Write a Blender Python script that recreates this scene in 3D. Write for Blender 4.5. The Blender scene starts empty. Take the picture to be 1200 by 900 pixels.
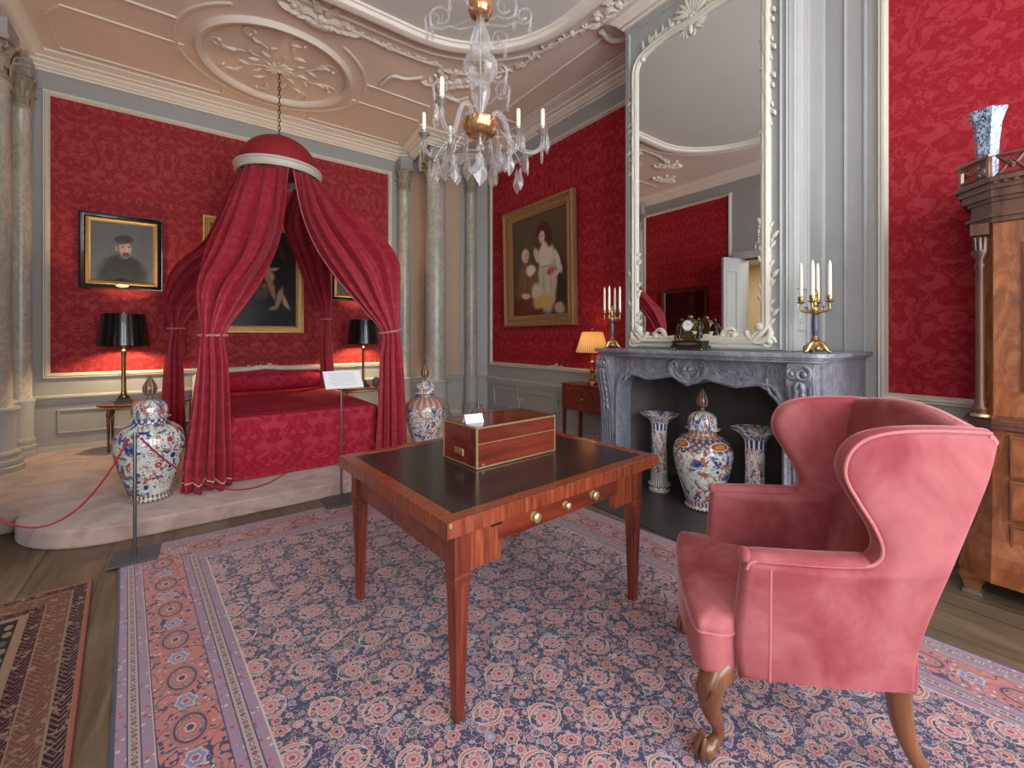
import bpy, bmesh, math, random
from mathutils import Vector, Matrix
random.seed(7)
SC = bpy.context.scene
COL = SC.collection
PI = math.pi
R = math.radians

# ------------------------------------------------------------------ camera, world, lights, exposure
CAM_Z = 1.40; YAW = R(36.65); FPX = 500.0; CX = 600.0; HY = 396.0
cam_d = bpy.data.cameras.new('camera'); cam = bpy.data.objects.new('camera', cam_d); COL.objects.link(cam)
cam.location = (0, 0, CAM_Z); cam.rotation_euler = (R(90), 0, -YAW)
cam_d.sensor_width = 36; cam_d.lens = FPX / 1200 * 36; cam_d.shift_y = -(450 - HY) / 1200
cam_d.clip_start = 0.02
SC.camera = cam
SC.view_settings.view_transform = 'Standard'
SC.view_settings.look = 'None'
SC.view_settings.gamma = 1.0
SC.view_settings.exposure = 0.0
SC.view_settings.use_curve_mapping = False

world = bpy.data.worlds.new('world'); SC.world = world; world.use_nodes = True
world.node_tree.nodes['Background'].inputs[0].default_value = (0.75, 0.87, 1.0, 1)
world.node_tree.nodes['Background'].inputs[1].default_value = 1.2

WINX = (-0.65, 1.30, 3.22); WINZ = (0.55, 4.0); WINW = 1.30; YW = -2.2
def area(name, loc, rot, sx, sy, energy, color):
    l = bpy.data.lights.new(name, 'AREA'); l.shape = 'RECTANGLE'; l.size = sx; l.size_y = sy
    l.energy = energy; l.color = color
    o = bpy.data.objects.new(name, l); COL.objects.link(o); o.location = loc; o.rotation_euler = rot
    return o
for i, x in enumerate(WINX):
    area('window_daylight', (x, YW - 0.35, (WINZ[0] + WINZ[1]) / 2), (R(90), 0, 0), WINW * 1.0, WINZ[1] - WINZ[0], 165, (0.93, 0.965, 1.0))
area('window_daylight', (-1.55 - 0.40, -0.95, 2.25), (R(90), 0, R(-90)), 1.2, 3.2, 80, (0.93, 0.965, 1.0))
# added fill light under the corridor ceiling
area('corridor_fill', (-2.75, 3.3, 3.05), (0, 0, 0), 1.6, 1.6, 45, (1.0, 0.93, 0.84))

# ------------------------------------------------------------------ pixel helper: ray of the photograph's pixel cut with a world plane
CF = Vector((math.sin(YAW), math.cos(YAW), 0)); CR = Vector((math.cos(YAW), -math.sin(YAW), 0))
def at(px, py, X=None, Y=None, Z=None):
    d = CF + CR * ((px - CX) / FPX) + Vector((0, 0, (HY - py) / FPX))
    o = Vector((0, 0, CAM_Z))
    if X is not None: t = X / d.x
    elif Y is not None: t = Y / d.y
    else: t = (Z - CAM_Z) / d.z
    return o + d * t

def srgb(r, g=None, b=None):
    if g is None:
        h = r; r, g, b = int(h[0:2], 16), int(h[2:4], 16), int(h[4:6], 16)
    def f(c):
        c /= 255.0
        return c / 12.92 if c <= 0.04045 else ((c + 0.055) / 1.055) ** 2.4
    return (f(r), f(g), f(b), 1.0)

# ------------------------------------------------------------------ node expressions
T = None
class F:
    def __init__(s, k): s.k = k
    def __add__(a, b): return m('ADD', a, b)
    def __radd__(a, b): return m('ADD', b, a)
    def __sub__(a, b): return m('SUBTRACT', a, b)
    def __rsub__(a, b): return m('SUBTRACT', b, a)
    def __mul__(a, b): return m('MULTIPLY', a, b)
    def __rmul__(a, b): return m('MULTIPLY', b, a)
    def __truediv__(a, b): return m('DIVIDE', a, b)
    def __lt__(a, b): return m('LESS_THAN', a, b)
    def __gt__(a, b): return m('GREATER_THAN', a, b)
def put(inp, v):
    if isinstance(v, F): T.links.new(v.k, inp)
    else: inp.default_value = v
def m(op, *a):
    n = T.nodes.new('ShaderNodeMath'); n.operation = op
    for i, v in enumerate(a): put(n.inputs[i], v)
    return F(n.outputs[0])
def mn(a, b): return m('MINIMUM', a, b)
def mx(a, b): return m('MAXIMUM', a, b)
def sin(a): return m('SINE', a)
def cos(a): return m('COSINE', a)
def fract(a): return m('FRACT', a)
def absn(a): return m('ABSOLUTE', a)
def hyp(x, y): return m('SQRT', x * x + y * y)
def atan(y, x): return m('ARCTAN2', y, x)
def inv(a): return m('SUBTRACT', 1.0, a)
def ss(x, a, b):
    n = T.nodes.new('ShaderNodeMapRange'); n.interpolation_type = 'SMOOTHSTEP'
    put(n.inputs[0], x); n.inputs[1].default_value = a; n.inputs[2].default_value = b
    return F(n.outputs[0])
def band(x, a, b): return (x > a) * (x < b)
def vec(x, y, z=0.0):
    n = T.nodes.new('ShaderNodeCombineXYZ')
    for i, v in enumerate((x, y, z)): put(n.inputs[i], v)
    return F(n.outputs[0])
def objco():
    n = T.nodes.new('ShaderNodeTexCoord'); s = T.nodes.new('ShaderNodeSeparateXYZ')
    T.links.new(n.outputs['Object'], s.inputs[0])
    return F(s.outputs[0]), F(s.outputs[1]), F(s.outputs[2])
def uvco():
    n = T.nodes.new('ShaderNodeTexCoord'); s = T.nodes.new('ShaderNodeSeparateXYZ')
    T.links.new(n.outputs['UV'], s.inputs[0])
    return F(s.outputs[0]), F(s.outputs[1])
def noise(v, scale=5.0, detail=3.0, rough=0.55, dist=0.0, color=False):
    n = T.nodes.new('ShaderNodeTexNoise'); put(n.inputs['Vector'], v)
    n.inputs['Scale'].default_value = scale; n.inputs['Detail'].default_value = detail
    n.inputs['Roughness'].default_value = rough; n.inputs['Distortion'].default_value = dist
    return F(n.outputs['Color' if color else 'Fac'])
def vor(v, scale=5.0, feature='F1', rnd=1.0):
    n = T.nodes.new('ShaderNodeTexVoronoi'); n.feature = feature; put(n.inputs['Vector'], v)
    n.inputs['Scale'].default_value = scale; n.inputs['Randomness'].default_value = rnd
    d = F(n.outputs['Distance'])
    if feature == 'DISTANCE_TO_EDGE': return d, None, None
    s = T.nodes.new('ShaderNodeSeparateColor'); T.links.new(n.outputs['Color'], s.inputs[0])
    return d, F(s.outputs[0]), F(s.outputs[1])
def mix(f, a, b, mode='MIX'):
    n = T.nodes.new('ShaderNodeMix'); n.data_type = 'RGBA'; n.blend_type = mode
    put(n.inputs[0], f); put(n.inputs[6], a); put(n.inputs[7], b)
    return F(n.outputs[2])
def ramp(f, stops, interp='LINEAR'):
    n = T.nodes.new('ShaderNodeValToRGB'); n.color_ramp.interpolation = interp
    e = n.color_ramp.elements
    while len(e) < len(stops): e.new(0.5)
    for i, (p, c) in enumerate(stops): e[i].position = p; e[i].color = c
    put(n.inputs[0], f)
    return F(n.outputs[0])
def vorpos(u, v, scale, rnd=1.0):
    n = T.nodes.new('ShaderNodeTexVoronoi'); n.voronoi_dimensions = '2D'; put(n.inputs['Vector'], vec(u, v, 0.0))
    n.inputs['Scale'].default_value = scale; n.inputs['Randomness'].default_value = rnd
    s = T.nodes.new('ShaderNodeSeparateColor'); T.links.new(n.outputs['Color'], s.inputs[0])
    p = T.nodes.new('ShaderNodeSeparateXYZ'); T.links.new(n.outputs['Position'], p.inputs[0])
    return u - F(p.outputs[0]), v - F(p.outputs[1]), F(s.outputs[0]), F(s.outputs[1]), F(s.outputs[2])
def bump(h, strength=0.3, dist=0.01):
    n = T.nodes.new('ShaderNodeBump'); n.inputs['Strength'].default_value = strength
    n.inputs['Distance'].default_value = dist; put(n.inputs['Height'], h)
    return F(n.outputs[0])
def material(name, fn, **kw):
    """fn() returns a colour (F or tuple) or (colour, {socket: value})"""
    global T
    mt = bpy.data.materials.new(name); mt.use_nodes = True; T = mt.node_tree
    p = T.nodes['Principled BSDF']
    r = fn() if callable(fn) else fn
    ex = {}
    if isinstance(r, tuple) and len(r) == 2: r, ex = r
    put(p.inputs['Base Color'], r)
    for k, v in list(kw.items()) + list(ex.items()):
        k2 = {'rough': 'Roughness', 'metal': 'Metallic', 'spec': 'Specular IOR Level', 'sheen': 'Sheen Weight', 'sheenr': 'Sheen Roughness',
              'coat': 'Coat Weight', 'trans': 'Transmission Weight', 'ior': 'IOR', 'normal': 'Normal', 'emit': 'Emission Color',
              'estr': 'Emission Strength', 'sheent': 'Sheen Tint', 'coatr': 'Coat Roughness', 'alpha': 'Alpha'}[k]
        put(p.inputs[k2], v)
    return mt

# ------------------------------------------------------------------ mesh building
class MB:
    def __init__(s): s.v = []; s.f = []; s.uv = []; s.has_uv = False
    def add(s, vs, fs, uvs=None):
        k = len(s.v); s.v += [tuple(v) for v in vs]
        for i, f in enumerate(fs):
            s.f.append([k + a for a in f])
            if uvs: s.uv.append(uvs[i]); s.has_uv = True
            else: s.uv.append([(0, 0)] * len(f))
        return s
    def box(s, cx, cy, cz, sx, sy, sz, M=None):
        vs = [Vector((cx + a * sx / 2, cy + b * sy / 2, cz + c * sz / 2)) for a in (-1, 1) for b in (-1, 1) for c in (-1, 1)]
        if M: vs = [M @ v for v in vs]
        return s.add(vs, [(0, 1, 3, 2), (4, 6, 7, 5), (0, 4, 5, 1), (2, 3, 7, 6), (0, 2, 6, 4), (1, 5, 7, 3)])
    def lathe(s, prof, seg=32, c=(0, 0, 0), mod=None, M=None, cap=True, a0=0.0, a1=2 * PI):
        full = abs(a1 - a0 - 2 * PI) < 1e-6
        vs = []; n = seg + 1; L = len(prof); zt = max(p[1] for p in prof) or 1
        for i in range(n):
            a = a0 + (a1 - a0) * i / seg
            for r, z in prof:
                rr = r * (mod(a, z) if mod else 1)
                vs.append(Vector((c[0] + rr * math.cos(a), c[1] + rr * math.sin(a), c[2] + z)))
        if M: vs = [M @ v for v in vs]
        fs = []; uvs = []
        for i in range(seg):
            for j in range(L - 1):
                fs.append((i * L + j, (i + 1) * L + j, (i + 1) * L + j + 1, i * L + j + 1))
                u0, u1 = i / seg, (i + 1) / seg; v0, v1 = prof[j][1], prof[j + 1][1]
                uvs.append([(u0, v0), (u1, v0), (u1, v1), (u0, v1)])
        if cap and full:
            for j in (0, L - 1):
                if prof[j][0] > 1e-4:
                    fs.append([i * L + j for i in range(seg)]); uvs.append([(0, 0)] * seg)
        return s.add(vs, fs, uvs)
    def tube(s, pts, rad, seg=8, cap=True, flat=1.0, up=None):
        pts = [Vector(p) for p in pts]; n = len(pts)
        if not isinstance(rad, (list, tuple)): rad = [rad] * n
        t0 = (pts[1] - pts[0]).normalized()
        u = Vector(up) if up else (Vector((0, 0, 1)) if abs(t0.z) < 0.9 else Vector((1, 0, 0)))
        vs = []
        for i in range(n):
            t = (pts[min(i + 1, n - 1)] - pts[max(i - 1, 0)])
            if t.length < 1e-9: t = t0
            t.normalize()
            u = u - t * u.dot(t)
            if u.length < 1e-6: u = t.orthogonal()
            u.normalize(); w = t.cross(u)
            for k in range(seg):
                a = 2 * PI * k / seg
                vs.append(pts[i] + (u * math.cos(a) * flat + w * math.sin(a)) * rad[i])
        fs = [(i * seg + k, i * seg + (k + 1) % seg, (i + 1) * seg + (k + 1) % seg, (i + 1) * seg + k) for i in range(n - 1) for k in range(seg)]
        if cap: fs += [list(range(seg))[::-1], [(n - 1) * seg + k for k in range(seg)]]
        return s.add(vs, fs)
    def ell(s, c, r, seg=10, rings=6, M=None):
        vs = []; c = Vector(c)
        if not isinstance(r, (tuple, list)): r = (r, r, r)
        for i in range(rings + 1):
            b = PI * i / rings
            for k in range(seg):
                a = 2 * PI * k / seg
                p = Vector((r[0] * math.sin(b) * math.cos(a), r[1] * math.sin(b) * math.sin(a), -r[2] * math.cos(b)))
                vs.append(c + (M @ p if M else p))
        fs = [(i * seg + k, i * seg + (k + 1) % seg, (i + 1) * seg + (k + 1) % seg, (i + 1) * seg + k) for i in range(rings) for k in range(seg)]
        return s.add(vs, fs)
    def prism(s, poly, w0, w1, mp=None):
        mp = mp or (lambda u, v, w: (u, v, w)); n = len(poly)
        vs = [mp(u, v, w0) for u, v in poly] + [mp(u, v, w1) for u, v in poly]
        fs = [list(range(n))[::-1], [n + i for i in range(n)]] + [(i, (i + 1) % n, n + (i + 1) % n, n + i) for i in range(n)]
        return s.add(vs, fs)
    def frame(s, path, prof, closed=True, mp=None, cprof=False):
        """sweep prof [(offset to the left of the path, height w)] along a 2-D path"""
        mp = mp or (lambda u, v, w: (u, v, w)); n = len(path); L = len(prof); vs = []
        for i in range(n):
            p = Vector(path[i])
            a = Vector(path[(i - 1) % n]) if (closed or i > 0) else None
            b = Vector(path[(i + 1) % n]) if (closed or i < n - 1) else None
            d1 = (p - a).normalized() if a is not None else None
            d2 = (b - p).normalized() if b is not None else None
            if d1 is None: d1 = d2
            if d2 is None: d2 = d1
            n1 = Vector((-d1.y, d1.x)); n2 = Vector((-d2.y, d2.x)); nn = n1 + n2
            if nn.length < 1e-6: nn = n1
            nn.normalize(); k = 1 / max(0.35, nn.dot(n1))
            for o, w in prof:
                q = p + nn * (o * k); vs.append(mp(q.x, q.y, w))
        fs = []; m2 = n if closed else n - 1; LL = L if cprof else L - 1
        for i in range(m2):
            for j in range(LL):
                fs.append((i * L + j, ((i + 1) % n) * L + j, ((i + 1) % n) * L + (j + 1) % L, i * L + (j + 1) % L))
        if not closed: fs += [list(range(L)), [(n - 1) * L + j for j in range(L)]]
        return s.add(vs, fs)
    def grid(s, fn, nu, nv, uvs=True, su=1.0, sv=1.0):
        vs = [fn(i / nu, j / nv) for j in range(nv + 1) for i in range(nu + 1)]
        fs = []; uv = []
        for j in range(nv):
            for i in range(nu):
                a = j * (nu + 1) + i
                fs.append((a, a + 1, a + nu + 2, a + nu + 1))
                u0, u1, v0, v1 = i / nu * su, (i + 1) / nu * su, j / nv * sv, (j + 1) / nv * sv
                uv.append([(u0, v0), (u1, v0), (u1, v1), (u0, v1)])
        return s.add(vs, fs, uv)
    def quad(s, a, b, c, d, uv=((0, 0), (1, 0), (1, 1), (0, 1))):
        return s.add([a, b, c, d], [(0, 1, 2, 3)], [list(uv)])

def obj(name, mb, mt, parent=None, smooth=40, bevel=0, bseg=2, subd=0, solid=0, loc=None, recalc=True, weld=True):
    me = bpy.data.meshes.new(name); me.from_pydata(mb.v, [], mb.f)
    if mb.has_uv:
        ul = me.uv_layers.new(name='UVMap'); k = 0
        for fi, f in enumerate(mb.f):
            for c in mb.uv[fi]: ul.data[k].uv = c; k += 1
    b = bmesh.new(); b.from_mesh(me)
    if weld: bmesh.ops.remove_doubles(b, verts=b.verts, dist=1e-5)
    if recalc: bmesh.ops.recalc_face_normals(b, faces=b.faces)
    b.to_mesh(me); b.free()
    if smooth:
        me.polygons.foreach_set('use_smooth', [True] * len(me.polygons))
        me.set_sharp_from_angle(angle=R(smooth))
    me.materials.append(mt)
    o = bpy.data.objects.new(name, me); COL.objects.link(o)
    if parent is not None: o.parent = parent
    if loc: o.location = loc
    if bevel:
        md = o.modifiers.new('b', 'BEVEL'); md.width = bevel; md.segments = bseg; md.limit_method = 'ANGLE'; md.angle_limit = R(35); md.harden_normals = False
    if subd:
        md = o.modifiers.new('s', 'SUBSURF'); md.levels = subd; md.render_levels = subd
    if solid:
        md = o.modifiers.new('t', 'SOLIDIFY'); md.thickness = solid; md.offset = 0
    return o
def tag(o, label, cat, group=None):
    o['label'] = label; o['category'] = cat
    if group: o['group'] = group
    return o
def thing(name, label, cat, loc=(0, 0, 0), rz=0.0, group=None):
    o = bpy.data.objects.new(name, None); COL.objects.link(o); o.empty_display_size = 0.1
    o.location = loc; o.rotation_euler = (0, 0, rz)
    return tag(o, label, cat, group)
def struct(name, mb, mt, **k):
    o = obj(name, mb, mt, **k)
    if o.parent is None: o['kind'] = 'structure'
    return o
def sstruct(name):
    o = bpy.data.objects.new(name, None); COL.objects.link(o); o['kind'] = 'structure'; return o
def dup(root, loc, rz, label=None, group=None):
    r = root.copy(); COL.objects.link(r); r.location = loc; r.rotation_euler = (0, 0, rz)
    if label: r['label'] = label
    if group: r['group'] = group
    for ch in list(root.children):
        c = ch.copy(); COL.objects.link(c); c.parent = r
        for g in list(ch.children):
            d = g.copy(); COL.objects.link(d); d.parent = c
    return r
def relabel(o, s): o['label'] = s; return o

def cat(pts, n=8, closed=False):
    """Catmull-Rom through points (any dimension)"""
    P = [Vector(p) for p in pts]; out = []; N = len(P)
    rng = range(N) if closed else range(N - 1)
    for i in rng:
        p0 = P[(i - 1) % N] if (closed or i > 0) else P[0] * 2 - P[1]
        p1 = P[i]; p2 = P[(i + 1) % N]
        p3 = P[(i + 2) % N] if (closed or i < N - 2) else P[N - 1] * 2 - P[N - 2]
        for k in range(n):
            t = k / n
            out.append(0.5 * ((2 * p1) + (p2 - p0) * t + (2 * p0 - 5 * p1 + 4 * p2 - p3) * t * t + (3 * p1 - p0 - 3 * p2 + p3) * t ** 3))
    if not closed: out.append(P[-1])
    return out
def lerp(a, b, t): return a + (b - a) * t
def interp(xs, ys, x):
    if x <= xs[0]: return ys[0]
    for i in range(len(xs) - 1):
        if x <= xs[i + 1]: return lerp(ys[i], ys[i + 1], (x - xs[i]) / (xs[i + 1] - xs[i]))
    return ys[-1]

# rococo ornament in a plane given by mp(u, v, w)
def scroll(mb, mp, c, r, a0, turns, rad, shrink=0.25, n=22, sgn=1):
    pts = []; rr = []
    for i in range(n + 1):
        t = i / n; a = a0 + sgn * turns * 2 * PI * t; q = r * lerp(1, shrink, t)
        pts.append(mp(c[0] + q * math.cos(a), c[1] + q * math.sin(a), rad * 0.5)); rr.append(rad * (0.35 + 0.65 * math.sin(PI * min(1, t * 1.15 + 0.08))))
    mb.tube(pts, rr, 6)
    mb.ell(pts[-1], rad * 1.3, 8, 5)
def leafy(mb, mp, p, ang, L, W, H=None, curl=0.5):
    H = H or W * 0.5; pts = []; rr = []
    n = 7
    for i in range(n + 1):
        t = i / n; a = ang + curl * t
        x = p[0] + L * t * math.cos(a); y = p[1] + L * t * math.sin(a)
        pts.append(mp(x, y, H * (0.5 + 0.8 * t * t))); rr.append(max(0.0008, W * math.sin(PI * (0.12 + 0.85 * t)) * 0.5))
    mb.tube(pts, rr, 6)
def flower(mb, mp, p, r):
    for k in range(5):
        a = 2 * PI * k / 5 + random.random()
        mb.ell(mp(p[0] + r * 0.55 * math.cos(a), p[1] + r * 0.55 * math.sin(a), r * 0.3), r * 0.45, 6, 4)
    mb.ell(mp(p[0], p[1], r * 0.55), r * 0.35, 6, 4)
def acanthus(mb, mp, p, ang, L, n=4):
    """a stem with paired small leaves"""
    ca, sa = math.cos(ang), math.sin(ang)
    mb.tube([mp(p[0] + ca * L * t, p[1] + sa * L * t, L * 0.05) for t in (0, .33, .66, 1)], [L * .05, L * .06, L * .045, L * .02], 6)
    for i in range(n):
        t = (i + 0.4) / n; q = (p[0] + ca * L * t, p[1] + sa * L * t)
        for s in (-1, 1): leafy(mb, mp, q, ang + s * 0.9, L * 0.32 * (1.15 - t * .5), L * 0.14, curl=-s * 0.9)
# ------------------------------------------------------------------ materials
def plain(c, sc=6.0, amt=0.06):
    def f():
        x, y, z = objco(); n = noise(vec(x, y, z), sc, 4)
        return mix(n, tuple([v * (1 - amt * 1.5) for v in c[:3]] + [1]), tuple([min(1, v * (1 + amt)) for v in c[:3]] + [1]))
    return f
GREY = srgb(160, 160, 158); CREAM = srgb(204, 198, 184)
m_grey = material('grey paint', plain(GREY), rough=0.5)
m_greylt = material('pale grey paint', plain(srgb(176, 178, 176)), rough=0.5)
m_cream = material('cream paint', plain(CREAM, 9, 0.08), rough=0.5)
m_white = material('white painted plaster', plain(srgb(224, 212, 198), 5, 0.04), rough=0.6)
m_peach = material('peach ceiling paint', plain(srgb(224, 204, 190), 1.3, 0.05), rough=0.75)
m_taupe = material('taupe ceiling paint', plain(srgb(208, 202, 195), 1.3, 0.05), rough=0.75)

def damask_mask(u, z, s=1.0, rep=0.27):
    pu = m('PINGPONG', u, rep); zz = fract(z / (rep * 3.6)) * (rep * 3.6)
    zz = m('PINGPONG', z, rep * 1.9)
    n1 = noise(vec(pu + sin(z * (PI / rep / 1.9)) * 0.03, zz, 0.0), 9.0 * s, 3, 0.55, 1.6)
    n2 = noise(vec(pu, zz, 3.0), 26.0 * s, 2, 0.5, 0.8)
    return ss(n1, 0.47, 0.55) * 0.8 + ss(n2, 0.52, 0.58) * 0.3
def damask(axis, c1, c2, s=1.0, rep=0.27):
    def f():
        x, y, z = objco(); u = {'x': x, 'y': y, 's': x + y}[axis]
        k = damask_mask(u + 10.0, z, s, rep)
        fine = noise(vec(x * 60.0, y * 60.0, z * 220.0), 1.0, 2)
        seam = fract((u + 10.3) / 0.62)
        wear = noise(vec(x, y, z), 1.2, 3)
        col = mix(k, c1, c2)
        col = mix((fine - 0.4) * 0.35, col, srgb(70, 8, 16))
        col = mix((seam < 0.006) * 0.35, col, srgb(80, 8, 16))
        return col, {'rough': inv(k * 0.18) * 0.85, 'normal': bump(k + fine * 0.2, 0.25, 0.002)}
    return f
m_damx = material('red damask wall silk facing bed', damask('x', srgb(140, 30, 36), srgb(168, 50, 54), 1.25), spec=0.5)
m_damy = material('red damask wall silk on side wall', damask('y', srgb(150, 20, 34), srgb(170, 46, 56), 1.2), spec=0.3)
m_bedd = material('crimson bed damask', damask('s', srgb(156, 26, 48), srgb(178, 50, 72), 1.2, 0.2), spec=0.2)
def curt():
    x, y, z = objco(); u, v = uvco()
    k = damask_mask(u * 1.6 + 5.0, z, 1.3, 0.17)
    return mix(k, srgb(146, 26, 44), srgb(162, 44, 60)), {'rough': 0.6}
m_curt = material('crimson curtain damask', curt, spec=0.35, sheen=0.1, sheenr=0.4)
m_redplain = material('red dome cloth', plain(srgb(148, 28, 38), 30, 0.1), rough=0.7)
m_trim = material('silver pink braid', plain(srgb(190, 128, 130), 90, 0.3), rough=0.5)
m_rope = material('dark red cord', plain(srgb(150, 24, 40), 200, 0.3), rough=0.7)

def wood(c1, c2, c3, axis='x', sc=1.0, gl=0.28):
    def f():
        x, y, z = objco()
        a, b, c = {'x': (x, y, z), 'y': (y, x, z), 'z': (z, x, y)}[axis]
        n = noise(vec(a * (1.2 * sc), b * (14.0 * sc), c * (14.0 * sc)), 1.0, 4, 0.6, 0.8)
        n2 = noise(vec(a * (5.0 * sc), b * (90.0 * sc), c * (90.0 * sc)), 1.0, 2)
        col = ramp(n, [(0.3, c1), (0.5, c2), (0.72, c3)])
        return mix(n2 * 0.35, col, c1), {'rough': n2 * 0.15 + gl}
    return f
m_mah = material('mahogany', wood(srgb(70, 24, 14), srgb(118, 46, 28), srgb(150, 70, 44), 'x'), coat=0.4, coatr=0.15)
m_mahz = material('mahogany leg', wood(srgb(74, 26, 16), srgb(120, 48, 30), srgb(152, 72, 46), 'z'), coat=0.3, coatr=0.2)
def crossb():
    x, y, z = objco()
    n = noise(vec(x * 55.0, y * 55.0, z * 4.0), 1.0, 3, 0.6, 0.6)
    return ramp(n, [(0.3, srgb(92, 38, 20)), (0.5, srgb(128, 58, 34)), (0.7, srgb(158, 84, 52))]), {'rough': 0.3}
m_cross = material('crossbanded mahogany edge', crossb, coat=0.4, coatr=0.15)
m_mahbox = material('box mahogany', wood(srgb(72, 22, 14), srgb(116, 42, 26), srgb(142, 58, 38), 'x'), coat=0.8, coatr=0.08)
def burl():
    x, y, z = objco()
    n = noise(vec(x * 3.0, y * 5.0, z * 1.8), 1.6, 5, 0.6, 2.5)
    n2 = noise(vec(x, y, z), 90.0, 2)
    col = ramp(n, [(0.25, srgb(92, 46, 20)), (0.5, srgb(150, 86, 44)), (0.75, srgb(184, 120, 70))])
    return mix(n2 * 0.25, col, srgb(90, 44, 20)), {'rough': 0.35}
m_burl = material('walnut burr', burl, coat=0.3, coatr=0.2)
m_walnut = material('dark walnut', wood(srgb(52, 30, 20), srgb(96, 58, 40), srgb(128, 82, 60), 'z'), coat=0.2, coatr=0.25)
m_walmid = material('polished walnut leg', wood(srgb(70, 38, 22), srgb(122, 74, 46), srgb(150, 98, 62), 'z'), coat=0.5, coatr=0.15)
def leather():
    x, y, z = objco(); n = noise(vec(x, y, z), 30.0, 5); w = noise(vec(x, y, z), 3.0, 3)
    d, a, b = vor(vec(x, y, z), 14.0)
    col = mix(w, srgb(30, 26, 28), srgb(44, 38, 36))
    col = mix((d < 0.09) * (a > 0.8) * 0.5, col, srgb(140, 120, 110))
    return col, {'rough': n * 0.14 + 0.14, 'normal': bump(n, 0.08, 0.001)}
m_leather = material('black tooled leather', leather, spec=0.6)
m_gold = material('gilt metal', plain(srgb(178, 152, 108), 40, 0.35), rough=0.4, metal=1.0)
m_bowl = material('amber gold glass bowl', plain(srgb(206, 156, 108), 20, 0.2), rough=0.2, metal=0.85)
m_giltwood = material('gilded frame wood', plain(srgb(196, 156, 92), 25, 0.25), rough=0.4, metal=0.35)
m_oldgilt = material('worn gilt frame', plain(srgb(158, 118, 76), 25, 0.22), rough=0.5, metal=0.2)
m_brass = material('brass', plain(srgb(204, 182, 132), 60, 0.2), rough=0.34, metal=0.75)
m_bronze = material('dark bronze', plain(srgb(70, 62, 56), 40, 0.3), rough=0.35, metal=0.8)
m_black = material('black lacquer', plain(srgb(20, 18, 18), 20, 0.2), rough=0.25, coat=0.4)
m_steel = material('grey metal', plain(srgb(120, 120, 122), 30, 0.1), rough=0.35, metal=0.85)
m_plate = material('dark grey base plate', plain(srgb(84, 86, 90), 10, 0.1), rough=0.45, metal=0.3)
m_silver = material('pale silvered metal', plain(srgb(205, 200, 192), 40, 0.2), rough=0.3, metal=0.9)
m_wax = material('ivory candle wax', plain(srgb(242, 234, 214), 20, 0.03), rough=0.5)
def crystal():
    global T
    mt = bpy.data.materials.new('crystal glass'); mt.use_nodes = True; T = mt.node_tree; nt = T
    for n in list(nt.nodes): nt.nodes.remove(n)
    o = nt.nodes.new('ShaderNodeOutputMaterial'); tr = nt.nodes.new('ShaderNodeBsdfTransparent'); gl = nt.nodes.new('ShaderNodeBsdfGlass')
    df = nt.nodes.new('ShaderNodeBsdfDiffuse'); df.inputs[0].default_value = (.8, .82, .85, 1); gl.inputs['Roughness'].default_value = .03; gl.inputs['IOR'].default_value = 1.42
    tr.inputs[0].default_value = (.97, .97, .98, 1)
    a = nt.nodes.new('ShaderNodeMixShader'); b = nt.nodes.new('ShaderNodeMixShader'); lw = nt.nodes.new('ShaderNodeLayerWeight'); lw.inputs[0].default_value = .45
    a.inputs[0].default_value = .35; nt.links.new(tr.outputs[0], a.inputs[1]); nt.links.new(gl.outputs[0], a.inputs[2])
    g2 = nt.nodes.new('ShaderNodeBsdfGlossy'); g2.inputs['Roughness'].default_value = .05; c = nt.nodes.new('ShaderNodeMixShader')
    c.inputs[0].default_value = .45; nt.links.new(df.outputs[0], c.inputs[1]); nt.links.new(g2.outputs[0], c.inputs[2])
    mm = nt.nodes.new('ShaderNodeMath'); mm.operation = 'MULTIPLY'; mm.inputs[1].default_value = .55; nt.links.new(lw.outputs['Facing'], mm.inputs[0])
    nt.links.new(mm.outputs[0], b.inputs[0]); nt.links.new(a.outputs[0], b.inputs[1]); nt.links.new(c.outputs[0], b.inputs[2]); nt.links.new(b.outputs[0], o.inputs[0])
    return mt
m_crystal = crystal()
def shade_cloth():
    mt = bpy.data.materials.new('cream pleated silk'); mt.use_nodes = True; nt = mt.node_tree
    for n in list(nt.nodes): nt.nodes.remove(n)
    o = nt.nodes.new('ShaderNodeOutputMaterial'); d = nt.nodes.new('ShaderNodeBsdfDiffuse'); t_ = nt.nodes.new('ShaderNodeBsdfTranslucent'); x = nt.nodes.new('ShaderNodeMixShader')
    d.inputs[0].default_value = srgb(206, 180, 138); x.inputs[0].default_value = .4
    global T
    T = nt; cc_ = mix(ss(absn(fract(uvco()[0] * 44.0) - .5), .12, .42), srgb(222, 186, 128), srgb(150, 112, 70)); put(t_.inputs[0], cc_)  # pleat lines darkened in the colour, painted shade of the folds
    nt.links.new(d.outputs[0], x.inputs[1]); nt.links.new(t_.outputs[0], x.inputs[2]); nt.links.new(x.outputs[0], o.inputs[0]); return mt
m_shade = shade_cloth()
m_mirror = material('old mirror glass', (0.83, 0.84, 0.84, 1), rough=0.0, metal=1.0)
m_paper = material('white card', srgb(228, 230, 234), rough=0.6)
m_ink = material('grey print', srgb(150, 152, 158), rough=0.7)
m_gilti = m_gold

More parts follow.
